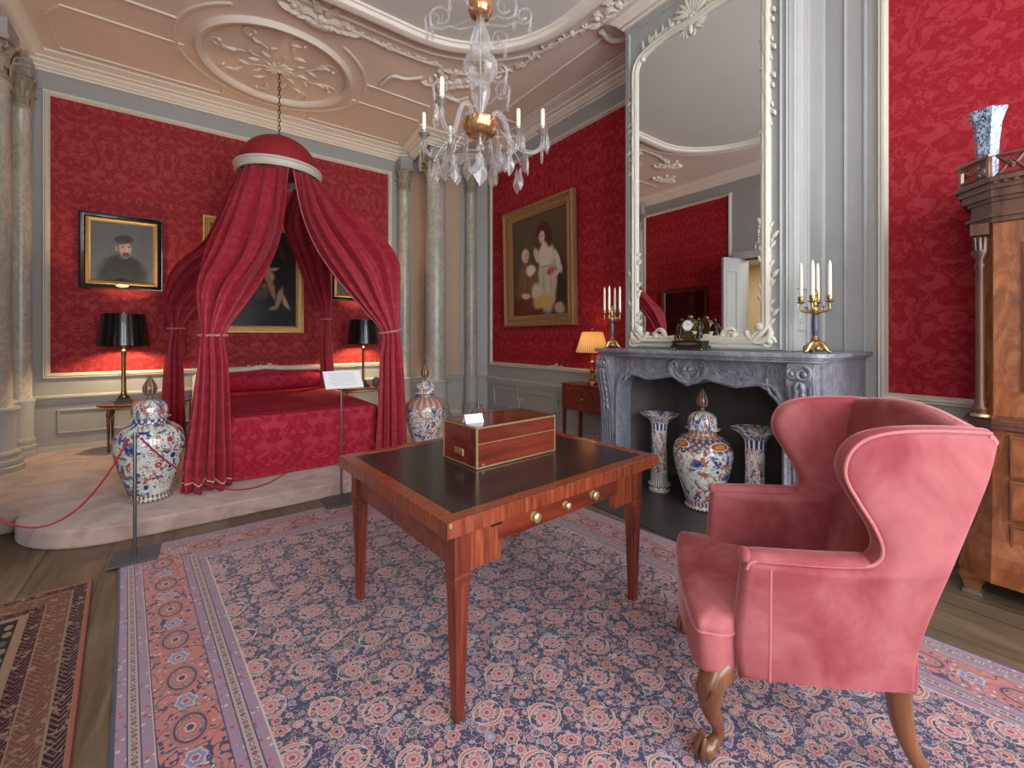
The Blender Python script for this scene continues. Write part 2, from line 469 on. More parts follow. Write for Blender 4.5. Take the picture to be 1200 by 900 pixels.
def velvet():
    x, y, z = objco(); n = noise(vec(x, y, z), 3.2, 4, 0.6, 0.5); n2 = noise(vec(x * 2.5, y * 2.5, z), 14.0, 3)
    col = mix(ss(n, .3, .7), srgb(144, 62, 68), srgb(180, 106, 108))
    return col, {'rough': 0.75, 'normal': bump(n2 * .5 + n * 2.0, 0.2, 0.006)}
m_velvet = material('rose pink velvet', velvet, spec=0.12, sheen=0.6, sheenr=0.3, sheent=srgb(244, 196, 196))
m_piping = material('pink velvet piping', plain(srgb(190, 108, 112), 20, 0.06), rough=0.7, sheen=0.6, sheenr=0.3)

def marble_grey():
    x, y, z = objco(); w = noise(vec(x, y, z * 0.6), 3.5, 6, 0.65, 1.8); d = absn(w - 0.5)
    n2 = noise(vec(x, y, z), 9.0, 5, 0.7, 1.0)
    col = mix(n2, srgb(104, 106, 116), srgb(134, 136, 146))
    return mix(inv(ss(d, 0.0, 0.05)) * 0.35, col, srgb(176, 178, 184)), {'rough': 0.28}
m_marble = material('blue grey marble', marble_grey, spec=0.5)
def marble_col():
    x, y, z = objco(); w = noise(vec(x * 1.0, y * 1.0, z * 0.7), 3.0, 6, 0.62, 2.2); d = absn(w - 0.5)
    n2 = noise(vec(x, y, z * 0.5), 2.2, 4)
    col = mix(n2, srgb(158, 156, 144), srgb(200, 194, 178))
    return mix(inv(ss(d, 0.0, 0.07)) * 0.45, col, srgb(128, 128, 118)), {'rough': 0.3}
m_colm = material('cream veined marble', marble_col)
def floorf():
    x, y, z = objco(); pw = 0.33
    k = m('FLOOR', x / pw + 0.35); s = fract(x / pw + 0.35)
    rr = fract(sin(k * 12.9898) * 43758.5)
    g = noise(vec(x * 22.0, y * 1.6 + k * 3.1, 0.0), 1.0, 5, 0.6, 0.6)
    g2 = noise(vec(x * 3.0, y * 2.0, 0.0), 1.0, 4)
    col = ramp(g, [(0.3, srgb(76, 60, 46)), (0.55, srgb(110, 92, 72)), (0.75, srgb(134, 114, 92))])
    col = mix(rr * 0.35, col, srgb(66, 54, 44)); col = mix(ss(g2, .5, .7) * .3, col, srgb(140, 128, 112))
    seam = (s < 0.018)
    return mix(seam * 0.8, col, srgb(26, 20, 16)), {'rough': g * 0.2 + 0.32, 'normal': bump(g * 0.5 - seam, 0.25, 0.004)}
m_floor = material('wide brown floorboards', floorf)
m_hearth = material('dark hearth stone', plain(srgb(62, 60, 60), 4, 0.2), rough=0.35)
m_soot = material('sooty brick', plain(srgb(92, 84, 84), 6, 0.3), rough=0.9)
def carp():
    x, y, z = objco(); n = noise(vec(x, y, z), 2.6, 5, 0.6, 1.6); n2 = noise(vec(x, y, z), 220.0, 2)
    col = mix(ss(n, 0.38, 0.62), srgb(156, 130, 122), srgb(186, 162, 152))
    return mix(n2 * 0.25, col, srgb(150, 118, 110)), {'normal': bump(n2 + n, 0.3, 0.003)}
m_carpet = material('dusty pink carpet', carp, rough=0.95, sheen=0.4, sheenr=0.5)

# rugs
NAVY = srgb(36, 46, 82); CORAL = srgb(182, 108, 98); PINK = srgb(184, 130, 136); CRM = srgb(194, 176, 164); OLV = srgb(98, 112, 98); BLU = srgb(118, 136, 172); CRIM = srgb(160, 58, 80); MAUV = srgb(146, 120, 142)
def rosette(col, lx, ly, R0, petals=8, c1=PINK, c2=CRIM, out=CRM, mid=CRM):
    r = hyp(lx, ly); a = atan(ly, lx); rr = r * (cos(a * float(petals)) * 0.11 + 1.0)
    col = mix(rr < R0, col, out); col = mix(rr < R0 * 0.86, col, c1)
    col = mix(band(rr, R0 * .56, R0 * .62), col, CRIM)
    col = mix(rr < R0 * 0.42, col, mid); col = mix(rr < R0 * 0.30, col, c2)
    return col
def crescent(col, lx, ly, cx, cy, r0, r1, dx, dy, c1=CORAL, c2=BLU):
    ax, ay = lx - cx, ly - cy
    r = hyp(ax, ay); r2 = hyp(ax - dx, ay - dy)
    k = (r < r1) * (r2 > r0)
    col = mix(k, col, CRM); col = mix((r < r1 * .93) * (r2 > r0 * 1.07), col, c1)
    return mix((r < r1 * .84) * (r2 > r0 * 1.18), col, c2)
def scatter(col, u, v, scale, R0, cols, rnd=0.8, keep=0.0, petals=8):
    """small flowers, one in each cell of a jittered lattice"""
    lx, ly, a, b, c = vorpos(u, v, scale, rnd)
    r = hyp(lx, ly); th = atan(ly, lx); rr = r * (cos(th * float(petals) + a * 6.0) * 0.13 + 1.0) * (b * 0.3 + 0.85)
    k = (c > keep)
    col = mix(k * (rr < R0 * 1.22), col, srgb(40, 42, 70)); col = mix(k * (rr < R0), col, CRM)
    col = mix(k * (rr < R0 * .82), col, ramp(a, cols, 'CONSTANT'))
    col = mix(k * (rr < R0 * .40), col, ramp(b, [(0, CRIM), (.35, NAVY), (.6, CRM), (.8, CORAL)], 'CONSTANT'))
    return mix(k * (rr < R0 * .18), col, PINK)
def field(u, v, wob=True):
    wx = noise(vec(u, v, 0), 7.0, 1) - 0.5; wy = noise(vec(u, v, 5.0), 7.0, 1) - 0.5
    uu = u + wx * 0.03; vv = v + wy * 0.03
    col = mix(0.0, NAVY, NAVY)
    d2, a2, b2 = vor(vec(uu, vv * 1.4, 1.0), 70.0)
    col = mix((d2 < 0.34) * (b2 > .25), col, ramp(a2, [(0.0, OLV), (0.22, BLU), (0.45, PINK), (0.7, CORAL), (0.88, MAUV)], 'CONSTANT'))
    n = noise(vec(u, v, 2.0), 15.0, 1, 0.4, 1.5); col = mix(absn(n - 0.5) < 0.018, col, PINK)
    n = noise(vec(u, v, 9.0), 12.0, 1, 0.4, 1.5); col = mix(absn(n - 0.5) < 0.009, col, CRM)
    C1 = [(0.0, PINK), (0.3, CORAL), (0.5, BLU), (0.62, MAUV), (0.78, OLV), (0.88, PINK)]
    col = scatter(col, uu, vv, 26.0, 0.0115, C1, 0.85, 0.12)
    col = scatter(col, uu + 3.3, vv + 1.7, 15.0, 0.0190, C1, 0.7, 0.40, 10)
    P, Q = 0.30, 0.26
    for (ox, oy) in ((0.0, 0.0), (0.5, 0.5)):
        lx = (fract(uu / P + ox) - 0.5) * P; ly = (fract(vv / Q + oy) - 0.5) * Q
        col = rosette(col, lx, ly, 0.032, 10)
        for s in (-1, 1): col = crescent(col, lx, ly, 0.0, 0.0, 0.060, 0.058, 0.0, -s * 0.018)
    for (ox, oy) in ((0.5, 0.0), (0.0, 0.5)):
        lx = (fract(uu / P + ox) - 0.5) * P; ly = (fract(vv / Q + oy) - 0.5) * Q
        col = rosette(col, lx, ly, 0.025, 6, CORAL, NAVY, CRM, CRM)
    return col
def guard(col0, base, t, dc, w, accent=CRM):
    """narrow border: base with a dotted pale stripe; dc = distance from its centre line"""
    col = mix(absn(dc) < w * 0.5, col0, base)
    d, a, b = vor(vec(t, dc, 4.0), 60.0)
    col = mix((absn(dc) < w * .5) * (d < .40) * (b > .3), col, ramp(a, [(0, CORAL), (.4, CRIM), (.6, BLU), (.8, CRM)], 'CONSTANT'))
    col = mix(absn(dc) < w * 0.19, col, NAVY); col = mix(absn(dc) < w * 0.15, col, srgb(168, 150, 142))
    z = fract(t / 0.022); q = hyp((z - 0.5) * 0.022, dc)
    col = mix((absn(dc) < w * 0.145) * (q < 0.0085), col, srgb(92, 74, 84))
    return mix(q < 0.0045, col, ramp(fract(t / 0.066), [(0, CORAL), (.33, srgb(190, 176, 164)), (.66, CRIM)], 'CONSTANT'))
RW, RL = 2.87, 4.4
def rugf():
    u, v = uvco()
    du = mn(u, RW - u); dv = mn(v, RL - v); d = mn(du, dv)
    t = mix_f(du < dv, u, v)
    col = field(u, v)
    col = mix(d < 0.425, col, CRM); 
    col = guard(col, MAUV, t, d - 0.362, 0.112)
    # main border
    dc = d - 0.21
    lt = (fract(t / 0.30) - 0.5) * 0.30; lt2 = (fract(t / 0.30 + 0.5) - 0.5) * 0.30
    mb_ = mix(0.0, CORAL, CORAL)
    dd, aa, bb = vor(vec(t, d, 7.0), 50.0)
    mb_ = mix(dd < 0.36, mb_, ramp(aa, [(0, OLV), (.25, NAVY), (.45, BLU), (.6, CRM), (.8, PINK)], 'CONSTANT'))
    nn = noise(vec(t, d, 0.0), 14.0, 1, .4, 1.0); mb_ = mix(absn(nn - 0.5) < 0.02, mb_, NAVY)
    mb_ = mix(band(hyp(lt, dc * 1.5), 0.06, 0.088), mb_, srgb(168, 96, 92))
    mb_ = mix(band(hyp(lt, dc * 1.5), 0.064, 0.074), mb_, NAVY)
    mb_ = rosette(mb_, lt, dc * 1.3, 0.05, 8, CORAL, NAVY, OLV)
    mb_ = rosette(mb_, lt2, dc * 1.2, 0.04, 6, BLU, CRIM, CRM)
    col = mix(absn(dc) < 0.097, col, NAVY); col = mix(absn(dc) < 0.093, col, mb_)
    col = guard(col, MAUV, t, d - 0.06, 0.10)
    col = mix(d < 0.012, col, srgb(40, 50, 84))
    fine = noise(vec(u * 320.0, v * 320.0, 0.0), 1.0, 1)
    col = mix(fine * 0.28, col, srgb(124, 112, 126))
    return col, {'normal': bump(fine, 0.2, 0.002)}
def mix_f(f, a, b): return b * f + a * inv(f)      # b where f is true: t follows the border
m_rug = material('persian rug wool', rugf, rough=0.95, spec=0.1, sheen=0.25)
def rug2f():
    u, v = uvco()          # u metres from the right edge, v metres from the far edge
    d = mn(u, v + 0.0); t = mix_f(u < v, u, v)
    DK = srgb(32, 28, 38); BR = srgb(96, 68, 60); TAN = srgb(136, 112, 92)
    dd, aa, bb = vor(vec(u * 1.0, v * 0.6, 0.0), 22.0, rnd=0.2)
    col = mix(dd < 0.36, DK, ramp(aa, [(0, srgb(120, 112, 78)), (.4, TAN), (.7, srgb(74, 84, 74))], 'CONSTANT'))
    for (c, w, base, acc) in ((0.045, 0.052, DK, srgb(118, 84, 84)), (0.122, 0.085, BR, srgb(132, 84, 74)), (0.195, 0.052, DK, srgb(112, 62, 68)), (0.238, 0.022, srgb(140, 112, 96), srgb(140, 112, 96))):
        z = absn(fract((t + absn(d - c) * 1.6) / 0.030) - 0.5)
        n = noise(vec(t, d, 1.0), 40.0, 2, .5, 1.0)
        s = mix((z < 0.17), base, acc); s = mix((n > 0.6), s, TAN)
        col = mix(absn(d - c) < w * .5 + 0.005, col, TAN)
        col = mix(absn(d - c) < w * .5, col, s)
    col = mix(d < 0.016, col, srgb(156, 88, 74)); col = mix(d < 0.004, col, srgb(90, 60, 56))
    fine = noise(vec(u * 320.0, v * 320.0, 0.0), 1.0, 1)
    return mix(fine * 0.2, col, srgb(120, 100, 90)), {'normal': bump(fine, 0.2, 0.002)}
m_rug2 = material('dark striped rug wool', rug2f, rough=0.95, spec=0.1)

# imari porcelain, UV: u around, v = height in metres
def imari(seed, bands, dens=1.0, warm=0.5):
    def f():
        u, v = uvco(); a = u * (2 * PI)
        p = vec(cos(a) * 0.22, sin(a) * 0.22, v + seed)
        W = srgb(222, 224, 218); B = srgb(38, 58, 118); Rr = srgb(186, 74, 44); G = srgb(176, 140, 84)
        n = noise(p, 7.5 * dens, 4, 0.62, 1.4); n2 = noise(p, 9.0 * dens, 4, 0.62, 1.8); n3 = noise(p, 20.0, 3, .6, 1.5); n4 = noise(p, 4.5, 1)
        col = mix(ss(n4, .45, .6) * .25, W, srgb(196, 214, 208))
        col = mix(absn(n3 - 0.5) < 0.018, col, srgb(70, 70, 90))
        col = mix(ss(n, 0.545, 0.56), col, B); col = mix(band(n, 0.60, 0.63), col, srgb(120, 140, 190))
        col = mix(ss(n2, 0.565, 0.585), col, Rr); col = mix(band(n2, 0.61, 0.64), col, G)
        d, aa, bb = vor(p, 13.0 * dens)
        fl = (aa > 0.6)
        col = mix(fl * (d < 0.40), col, W); col = mix(fl * (d < 0.34), col, ramp(bb, [(0, Rr), (.45, B), (.75, G)], 'CONSTANT')); col = mix(fl * (d < 0.15), col, W)
        for (v0, v1, kind) in bands:
            k = band(v, v0, v1)
            if kind == 'lattice':
                g1 = absn(fract(u * 22.0 + v * 22.0) - 0.5) < 0.2; g2 = absn(fract(u * 22.0 - v * 22.0) - 0.5) < 0.2
                c = mix(mx(g1, g2), srgb(170, 150, 140), srgb(86, 74, 100))
                ov = 9.0 if False else hyp((fract(u * 4.0) - 0.5) * 2.4, (v - (v0 + v1) / 2) / ((v1 - v0) * 0.5)) 
                c = mix(ov < 0.66, c, W); c = mix(ov < 0.56, c, Rr); c = mix(ov < 0.35, c, G)
            elif kind == 'lattice2': c = mix(mx(absn(fract(u * 16.0 + v * 16.0) - 0.5) < 0.2, absn(fract(u * 16.0 - v * 16.0) - 0.5) < 0.2), W, srgb(70, 84, 130))
            elif kind == 'red': c = mix(absn(fract(u * 18.0) - 0.5) < 0.2, srgb(166, 118, 100), srgb(196, 172, 156))
            elif kind == 'blue': c = mix(absn(fract(u * 14.0) - 0.5) < 0.28, W, B)
            else: c = mix(absn(fract(u * 30.0) - 0.5) < 0.25, srgb(206, 200, 190), srgb(104, 92, 96))
            col = mix(k, col, c)
        return col
    return f
JB = [(0.0, 0.025, 'plain'), (0.025, 0.06, 'key'), (0.50, 0.585, 'lattice'), (0.585, 0.64, 'blue'), (0.64, 0.652, 'plain')]
m_im1 = material('imari porcelain with blue rocks', imari(0.3, [(0.0, .02, 'plain'), (.025, .055, 'key'), (.60, .64, 'lattice2')]), rough=0.12, coat=0.5)
m_im2 = material('imari porcelain with orange blossom', imari(5.1, [(0.0, .02, 'plain'), (.48, .60, 'red'), (.60, .64, 'lattice')], 1.2), rough=0.12, coat=0.5)
m_im3 = material('imari porcelain with lattice shoulder', imari(9.7, [(0.0, .02, 'plain'), (.03, .07, 'key'), (.49, .58, 'lattice'), (.58, .64, 'red')]), rough=0.12, coat=0.5)
m_im4 = material('imari trumpet porcelain', imari(13.0, [(0, .03, 'plain'), (.05, .18, 'key'), (.20, .215, 'plain'), (.56, .62, 'blue')], 1.4), rough=0.12, coat=0.5)
m_finial = material('brown and gold glazed finial', lambda: ramp(absn(fract(uvco()[0] * 5.0) - .5), [(.1, srgb(96, 70, 56)), (.3, srgb(176, 140, 110)), (.4, srgb(70, 60, 66))]), rough=0.15, coat=0.4)
def delft():
    u, v = uvco(); a = u * (2 * PI); p = vec(cos(a) * 0.1, sin(a) * 0.1, v)
    n = noise(p, 30.0, 4, .6, 1.4); n2 = noise(p, 60.0, 2, .5, 1.0)
    col = mix(ss(n, .47, .50), srgb(166, 186, 198), srgb(34, 62, 108))
    return mix(band(n2, .48, .53), col, srgb(190, 206, 220))
m_delft = material('blue and white delftware', delft, rough=0.15, coat=0.4)

# painted canvases: soft ellipses in UV
def canvas(bg, layers, var=0.5):
    def f():
        u, v = uvco(); w = noise(vec(u, v, 0), 5.0, 4, .6); wx = (noise(vec(u, v, 3.), 9.0, 3) - .5) * 0.05; wy = (noise(vec(u, v, 7.), 9.0, 3) - .5) * 0.05
        col = mix(w, tuple(c * (1 - var) for c in bg[:3]) + (1,), tuple(min(1, c * (1 + var)) for c in bg[:3]) + (1,))
        for (cx, cy, rx, ry, rot, c, s) in layers:
            x = u + wx - cx; y = v + wy - cy; ca, sa = math.cos(rot), math.sin(rot)
            xx = (x * ca + y * sa) / rx; yy = (y * ca - x * sa) / ry
            k = inv(ss(hyp(xx, yy), 1 - s, 1 + s * .4)); col = mix(k * (w * .5 + .7), col, c)
        return col
    return f
m_pt1 = material('portrait of a man in a cap', canvas(srgb(92, 96, 100), [
    (.5, .10, .44, .34, 0, srgb(46, 48, 50), .3), (.5, .30, .30, .18, 0, srgb(48, 50, 52), .3), (.52, .44, .09, .06, 0, srgb(78, 80, 80), .4),
    (.54, .56, .105, .15, .1, srgb(176, 150, 138), .3), (.40, .56, .03, .05, 0, srgb(150, 122, 110), .4), (.55, .47, .07, .05, 0, srgb(74, 66, 64), .4),
    (.52, .72, .16, .08, .1, srgb(58, 54, 52), .25), (.50, .60, .02, .015, 0, srgb(60, 50, 48), .4), (.60, .60, .02, .015, 0, srgb(60, 50, 48), .4), (.57, .55, .016, .045, 0, srgb(196, 168, 154), .5), (.56, .50, .04, .010, 0, srgb(120, 70, 66), .5)], .2), rough=0.55, spec=0.3)
m_pt2 = material('dark painting of a pale climbing figure', canvas(srgb(34, 32, 32), [
    (.25, .12, .40, .25, .3, srgb(72, 78, 80), .7), (.62, .62, .055, .13, .2, srgb(190, 150, 112), .5), (.60, .74, .055, .04, 0, srgb(200, 160, 124), .5), (.56, .36, .12, .10, .3, srgb(96, 84, 70), .6), (.70, .60, .09, .02, .2, srgb(180, 168, 150), .5),
    (.66, .52, .07, .06, .2, srgb(196, 158, 122), .5), (.60, .755, .07, .03, .3, srgb(92, 62, 40), .5), (.86, .26, .03, .10, .5, srgb(190, 152, 118), .5), (.30, .40, .02, .2, .1, srgb(70, 66, 60), .6),
    (.68, .42, .04, .16, .35, srgb(164, 130, 102), .5), (.78, .30, .035, .14, -.35, srgb(172, 140, 112), .5), (.72, .20, .07, .02, .3, srgb(160, 128, 104), .5), (.60, .42, .05, .03, 0, srgb(120, 92, 74), .5), (.80, .80, .04, .14, .5, srgb(70, 54, 40), .6)], .5), rough=0.6, spec=0.25)
m_pt3 = material('double portrait canvas', canvas(srgb(84, 70, 52), [
    (.80, .25, .22, .40, 0, srgb(52, 42, 36), .6), (.30, .08, .40, .14, 0, srgb(98, 36, 30), .3),
    (.66, .34, .17, .34, 0, srgb(196, 182, 160), .25), (.64, .58, .15, .13, 0, srgb(214, 200, 180), .3), (.84, .50, .045, .14, .45, srgb(214, 200, 182), .35), (.84, .40, .08, .03, .5, srgb(204, 180, 160), .4),
    (.60, .82, .13, .10, 0, srgb(66, 40, 28), .3), (.70, .76, .06, .12, 0, srgb(66, 40, 28), .4), (.575, .765, .055, .065, 0, srgb(224, 186, 160), .3), (.60, .67, .04, .06, 0, srgb(226, 192, 170), .4), (.72, .42, .08, .04, .3, srgb(176, 60, 66), .4),
    (.30, .36, .20, .20, 0, srgb(126, 88, 46), .25), (.15, .30, .06, .16, -.3, srgb(120, 82, 42), .3), (.36, .46, .10, .06, 0, srgb(222, 214, 196), .4), (.26, .62, .075, .075, 0, srgb(206, 196, 180), .3), (.285, .61, .055, .07, 0, srgb(220, 160, 128), .3),
    (.555, .775, .012, .007, 0, srgb(50, 34, 28), .4), (.60, .775, .012, .007, 0, srgb(50, 34, 28), .4), (.575, .728, .018, .006, 0, srgb(160, 70, 66), .4), (.265, .62, .010, .006, 0, srgb(50, 34, 28), .4), (.315, .62, .010, .006, 0, srgb(50, 34, 28), .4), (.29, .575, .016, .005, 0, srgb(150, 74, 60), .4),
    (.64, .47, .12, .012, 0, srgb(150, 140, 122), .5), (.60, .30, .012, .2, .05, srgb(160, 150, 132), .6), (.72, .28, .012, .2, -.05, srgb(164, 152, 134), .6), (.30, .34, .012, .16, 0, srgb(84, 58, 30), .5), (.48, .60, .05, .09, .5, srgb(206, 192, 170), .4),
    (.26, .20, .10, .035, -.1, srgb(222, 176, 140), .4), (.46, .23, .09, .10, 0, srgb(196, 190, 176), .4), (.58, .13, .20, .075, .05, srgb(198, 160, 92), .3), (.86, .06, .09, .06, 0, srgb(180, 160, 130), .4)], .35), rough=0.35, coat=0.2)
m_pt4 = material('dark portrait canvas', canvas(srgb(48, 50, 54), [(.5, .2, .34, .3, 0, srgb(30, 30, 34), .4), (.5, .6, .1, .13, 0, srgb(180, 150, 130), .4)], .3), rough=0.5)
m_pt5 = material('warm portrait canvas', canvas(srgb(84, 52, 32), [(.5, .25, .36, .3, 0, srgb(150, 84, 50), .4), (.5, .62, .13, .16, 0, srgb(200, 150, 118), .4), (.5, .76, .17, .1, 0, srgb(50, 30, 22), .4)], .3), rough=0.3)
m_glassdark = material('dark glazed picture', srgb(60, 20, 18), rough=0.05, spec=0.9)
# ------------------------------------------------------------------ the room
XL, XR, YB, ZC = -1.55, 4.08, 7.0, 4.56
ZCO = 4.40
W_TH = 0.25
flr = MB().box((XL + XR) / 2, 2.4, -0.05, XR - XL + 0.5, 10.2, 0.1)
struct('floor', flr, m_floor)
hb = MB().box((2.66 + 4.08) / 2, 1.92, 0.004, 4.08 - 2.66, 2.0, 0.008)
struct('trim_1', hb, m_hearth)
cl = struct('ceiling', MB().box((XL + XR) / 2, 2.4, ZC + 0.05, XR - XL + 0.5, 10.2, 0.1), m_peach)
# walls (outer boxes)
def wall(name, x0, y0, x1, y1, th, z0=0, z1=ZC + 0.1, mt=None):
    """box whose inner face is the line (x0,y0)-(x1,y1); thickness goes to the left of the direction"""
    a, b = Vector((x0, y0)), Vector((x1, y1)); d = (b - a).normalized(); n = Vector((-d.y, d.x)) * th
    return [(a.x, a.y), (b.x, b.y), (b.x + n.x, b.y + n.y), (a.x + n.x, a.y + n.y)]
wb = MB().prism(wall('', XR + .25, YB, XL - .25, YB, -W_TH), 0, ZC + 0.1)
w_back = struct('wall_back', wb, m_grey)
dg0, dg1 = (2.78, 7.0), (4.08, 6.20)
wd = MB().prism([dg0, dg1, (4.08, 7.0)], 0, ZC + 0.1)
struct('wall_corner', wd, m_grey)
w_right = struct('wall_right', MB().prism(wall('', XR, -2.45, XR, 7.25, -W_TH), 0, ZC + 0.1), m_grey)
# left wall with the doorway
DY0, DY1, DZ = 2.86, 3.86, 2.88
LWY0, LWY1 = -1.55, -.35
lw = MB().prism(wall('', XL, -2.45, XL, LWY0, W_TH), 0, ZC + .1).prism(wall('', XL, LWY1, XL, DY0, W_TH), 0, ZC + .1).prism(wall('', XL, LWY0, XL, LWY1, W_TH), 0, WINZ[0]).prism(wall('', XL, LWY0, XL, LWY1, W_TH), WINZ[1], ZC + .1).prism(wall('', XL, DY1, XL, 7.25, W_TH), 0, ZC + .1).prism(wall('', XL, DY0, XL, DY1, W_TH), DZ, ZC + .1)
w_left = struct('wall_left', lw, m_grey)
# window wall
fw = MB(); xs = [XL - .25] 
for x in WINX: xs += [x - WINW / 2, x + WINW / 2]
xs.append(XR + .25)
for i in range(0, len(xs), 2): fw.box((xs[i] + xs[i + 1]) / 2, YW - .125, (ZC + .1) / 2, xs[i + 1] - xs[i], .25, ZC + .1)
for x in WINX:
    fw.box(x, YW - .125, WINZ[0] / 2, WINW, .25, WINZ[0]); fw.box(x, YW - .125, (WINZ[1] + ZC + .1) / 2, WINW, .25, ZC + .1 - WINZ[1])
struct('wall_front', fw, m_grey)
for k, x in enumerate(WINX):
    b = MB(); z0, z1 = WINZ; w = WINW
    for s in (-1, 1): b.box(x + s * (w / 2 - .03), YW - .1, (z0 + z1) / 2, .06, .08, z1 - z0)
    b.box(x, YW - .1, z0 + .03, w, .08, .06).box(x, YW - .1, z1 - .03, w, .08, .06).box(x, YW - .1, (z0 + z1) / 2, w, .07, .05)
    b.box(x, YW - .1, (z0 + z1) / 2, .03, .05, z1 - z0)
    for j in range(1, 6): b.box(x, YW - .1, z0 + (z1 - z0) * j / 6, w, .05, .025)
    b.box(x, YW + .03, z0 - .02, w + .16, .14, .05)
    struct('window_%d' % (k + 1), b, m_cream)
b = MB(); z0, z1 = WINZ; yc_ = (LWY0 + LWY1) / 2; w = LWY1 - LWY0
for s in (-1, 1): b.box(XL - .1, yc_ + s * (w / 2 - .03), (z0 + z1) / 2, .08, .06, z1 - z0)
b.box(XL - .1, yc_, z0 + .03, .08, w, .06).box(XL - .1, yc_, z1 - .03, .08, w, .06).box(XL - .1, yc_, (z0 + z1) / 2, .07, w, .05).box(XL - .1, yc_, (z0 + z1) / 2, .05, .03, z1 - z0)
for j in range(1, 6): b.box(XL - .1, yc_, z0 + (z1 - z0) * j / 6, .05, w, .025)
b.box(XL + .03, yc_, z0 - .02, .14, w + .16, .05)
struct('window_4', b, m_cream)
# mapping of wall planes: u along the wall, v up, w out into the room
mpB = lambda u, v, w: (u, YB - w, v)
mpR = lambda u, v, w: (XR - w, u, v)
mpL = lambda u, v, w: (XL + w, u, v)
MOUL = [(0, 0), (0.0, .012), (.012, .02), (.02, .034), (.038, .036), (.05, .026), (.062, .03), (.07, .012), (.07, 0)]
def rect(u0, v0, u1, v1): return [(u0, v0), (u1, v0), (u1, v1), (u0, v1)]
def moul(sx=1.0, sw=1.0): return [(a * sx, b * sw) for a, b in MOUL]
def panel_fabric(parent, mp, u0, u1, v0, v1, mt):
    b = MB().prism(rect(u0, v0, u1, v1), 0.0005, 0.006, mp); return obj('damask_panel', b, mt, parent)
tn = [1]
def trim(mb, mt=None, smooth=40):
    tn[0] += 1; return struct('trim_%d' % tn[0], mb, mt or m_cream, smooth=smooth)
PZ0, PZ1 = 1.0, 4.14
def fabric_frame(mp, u0, u1, v0=PZ0, v1=PZ1, corners=True):
    b = MB().frame(rect(u0, v0, u1, v1), [(-a, c) for a, c in moul(.85, 1.2)], True, mp)
    if corners:
        for (cu, cv, su, sv) in ((u0, v0, -1, -1), (u1, v0, 1, -1), (u0, v1, -1, 1), (u1, v1, 1, 1)):
            for k in range(4):
                leafy(b, mp, (cu + su * .035, cv - sv * (-.03 + k * .06)), PI / 2 * -sv + (k % 2 - .5) * .5, .07, .03, curl=.15)
                leafy(b, mp, (cu - su * (-.03 + k * .06), cv + sv * .035), (PI if su > 0 else 0) + (k % 2 - .5) * .5, .07, .03, curl=-.15)
            scroll(b, mp, (cu + su * .035, cv + sv * .035), .028, 1.0, .9, .010)
        um = (u0 + u1) / 2
        for vv in (v1 + .03, v0 - .03):
            for s in (-1, 1):
                scroll(b, mp, (um + s * .06, vv), .045, PI / 2, .9, .012, sgn=s)
                for k in range(3): leafy(b, mp, (um + s * (.08 + k * .06), vv), (0 if s > 0 else PI) + .2 * (k % 2 * 2 - 1), .07, .024, curl=0)
            flower(b, mp, (um, vv), .035)
    return trim(b)
# back wall
panel_fabric(w_back, mpB, -1.31, 2.61, PZ0, PZ1, m_damx); fabric_frame(mpB, -1.31, 2.61)
# right wall between corner and chimney
panel_fabric(w_right, mpR, 2.74, 6.03, PZ0, PZ1, m_damy); fabric_frame(mpR, 2.74, 6.03)
# right wall near the window (beside the cabinet)
panel_fabric(w_right, mpR, -1.95, 0.86, PZ0, 4.2, m_damy); fabric_frame(mpR, -1.95, 0.86, PZ0, 4.2)
# left wall
panel_fabric(w_left, mpL, 4.12, 6.0, PZ0, PZ1, m_damy); fabric_frame(mpL, 4.12, 6.0)
trim(MB().frame(rect(0.1, 1.0, 2.5, 4.14), moul(.8, .8), True, mpL), m_greylt)
# moulding line of the narrow grey panel right of the chimney
trim(MB().frame(rect(0.985, 0.85, 1.13, 4.2), moul(.3, .5), True, mpR), m_greylt)

# dado: rail, plinth and sunk panels
RAIL = [(0, .64), (.012, .645), (.018, .665), (.03, .68), (.032, .70), (.05, .715), (.052, .735), (.04, .745), (.0, .75)]
BASE = [(0, 0), (.03, 0), (.03, .13), (.022, .145), (.012, .165), (0, .17)]
def run(path, prof, mt=None):   # horizontal moulding, profile (out, z); room side is to the left of the path
    b = MB().frame(path, prof, False); return trim(b, mt or m_grey)
loop = [(XL, YW), (XL, DY0)]
run([(XR, 2.70), (XR, 6.20), dg0, (XL, YB), (XL, DY1)], RAIL, m_greylt)
run([(XL, DY0), (XL, YW), (XR, YW), (XR, 1.24)], RAIL, m_greylt)
bb1 = MB().frame([(XR, 2.70), (XR, 6.20), dg0, (XL, YB), (XL, DY1)], BASE, False); struct('baseboard_back', bb1, m_grey)
bb2 = MB().frame([(XL, DY0), (XL, YW), (XR, YW), (XR, 1.24)], BASE, False); struct('baseboard_front', bb2, m_grey)
pn = MB()
for (a, b_) in ((-1.26, -.05), (.1, 1.5), (1.65, 2.6)): pn.frame(rect(a, .30, b_, .58), moul(.4, .5), True, mpB)
for (a, b_) in ((2.85, 4.35), (4.5, 6.0)): pn.frame(rect(a, .26, b_, .58), moul(.5, .5), True, mpR)
trim(pn, m_grey)
# carved sprays on the dado panels of the right wall
b = MB()
for u in (4.42, 5.3):
    for s in (-1, 1):
        scroll(b, mpR, (u + s * .05, .44), .06, 0, 1.0, .012, sgn=s); leafy(b, mpR, (u, .5), PI / 2 + s * .6, .12, .03); leafy(b, mpR, (u, .4), -PI / 2 + s * .6, .12, .03)
flower(b, mpR, (4.42, 1.0), .05)
for s in (-1, 1): leafy(b, mpR, (4.42 + s * .03, 1.0), (0 if s > 0 else PI), .12, .026, curl=.05 * s)
trim(b, m_greylt)

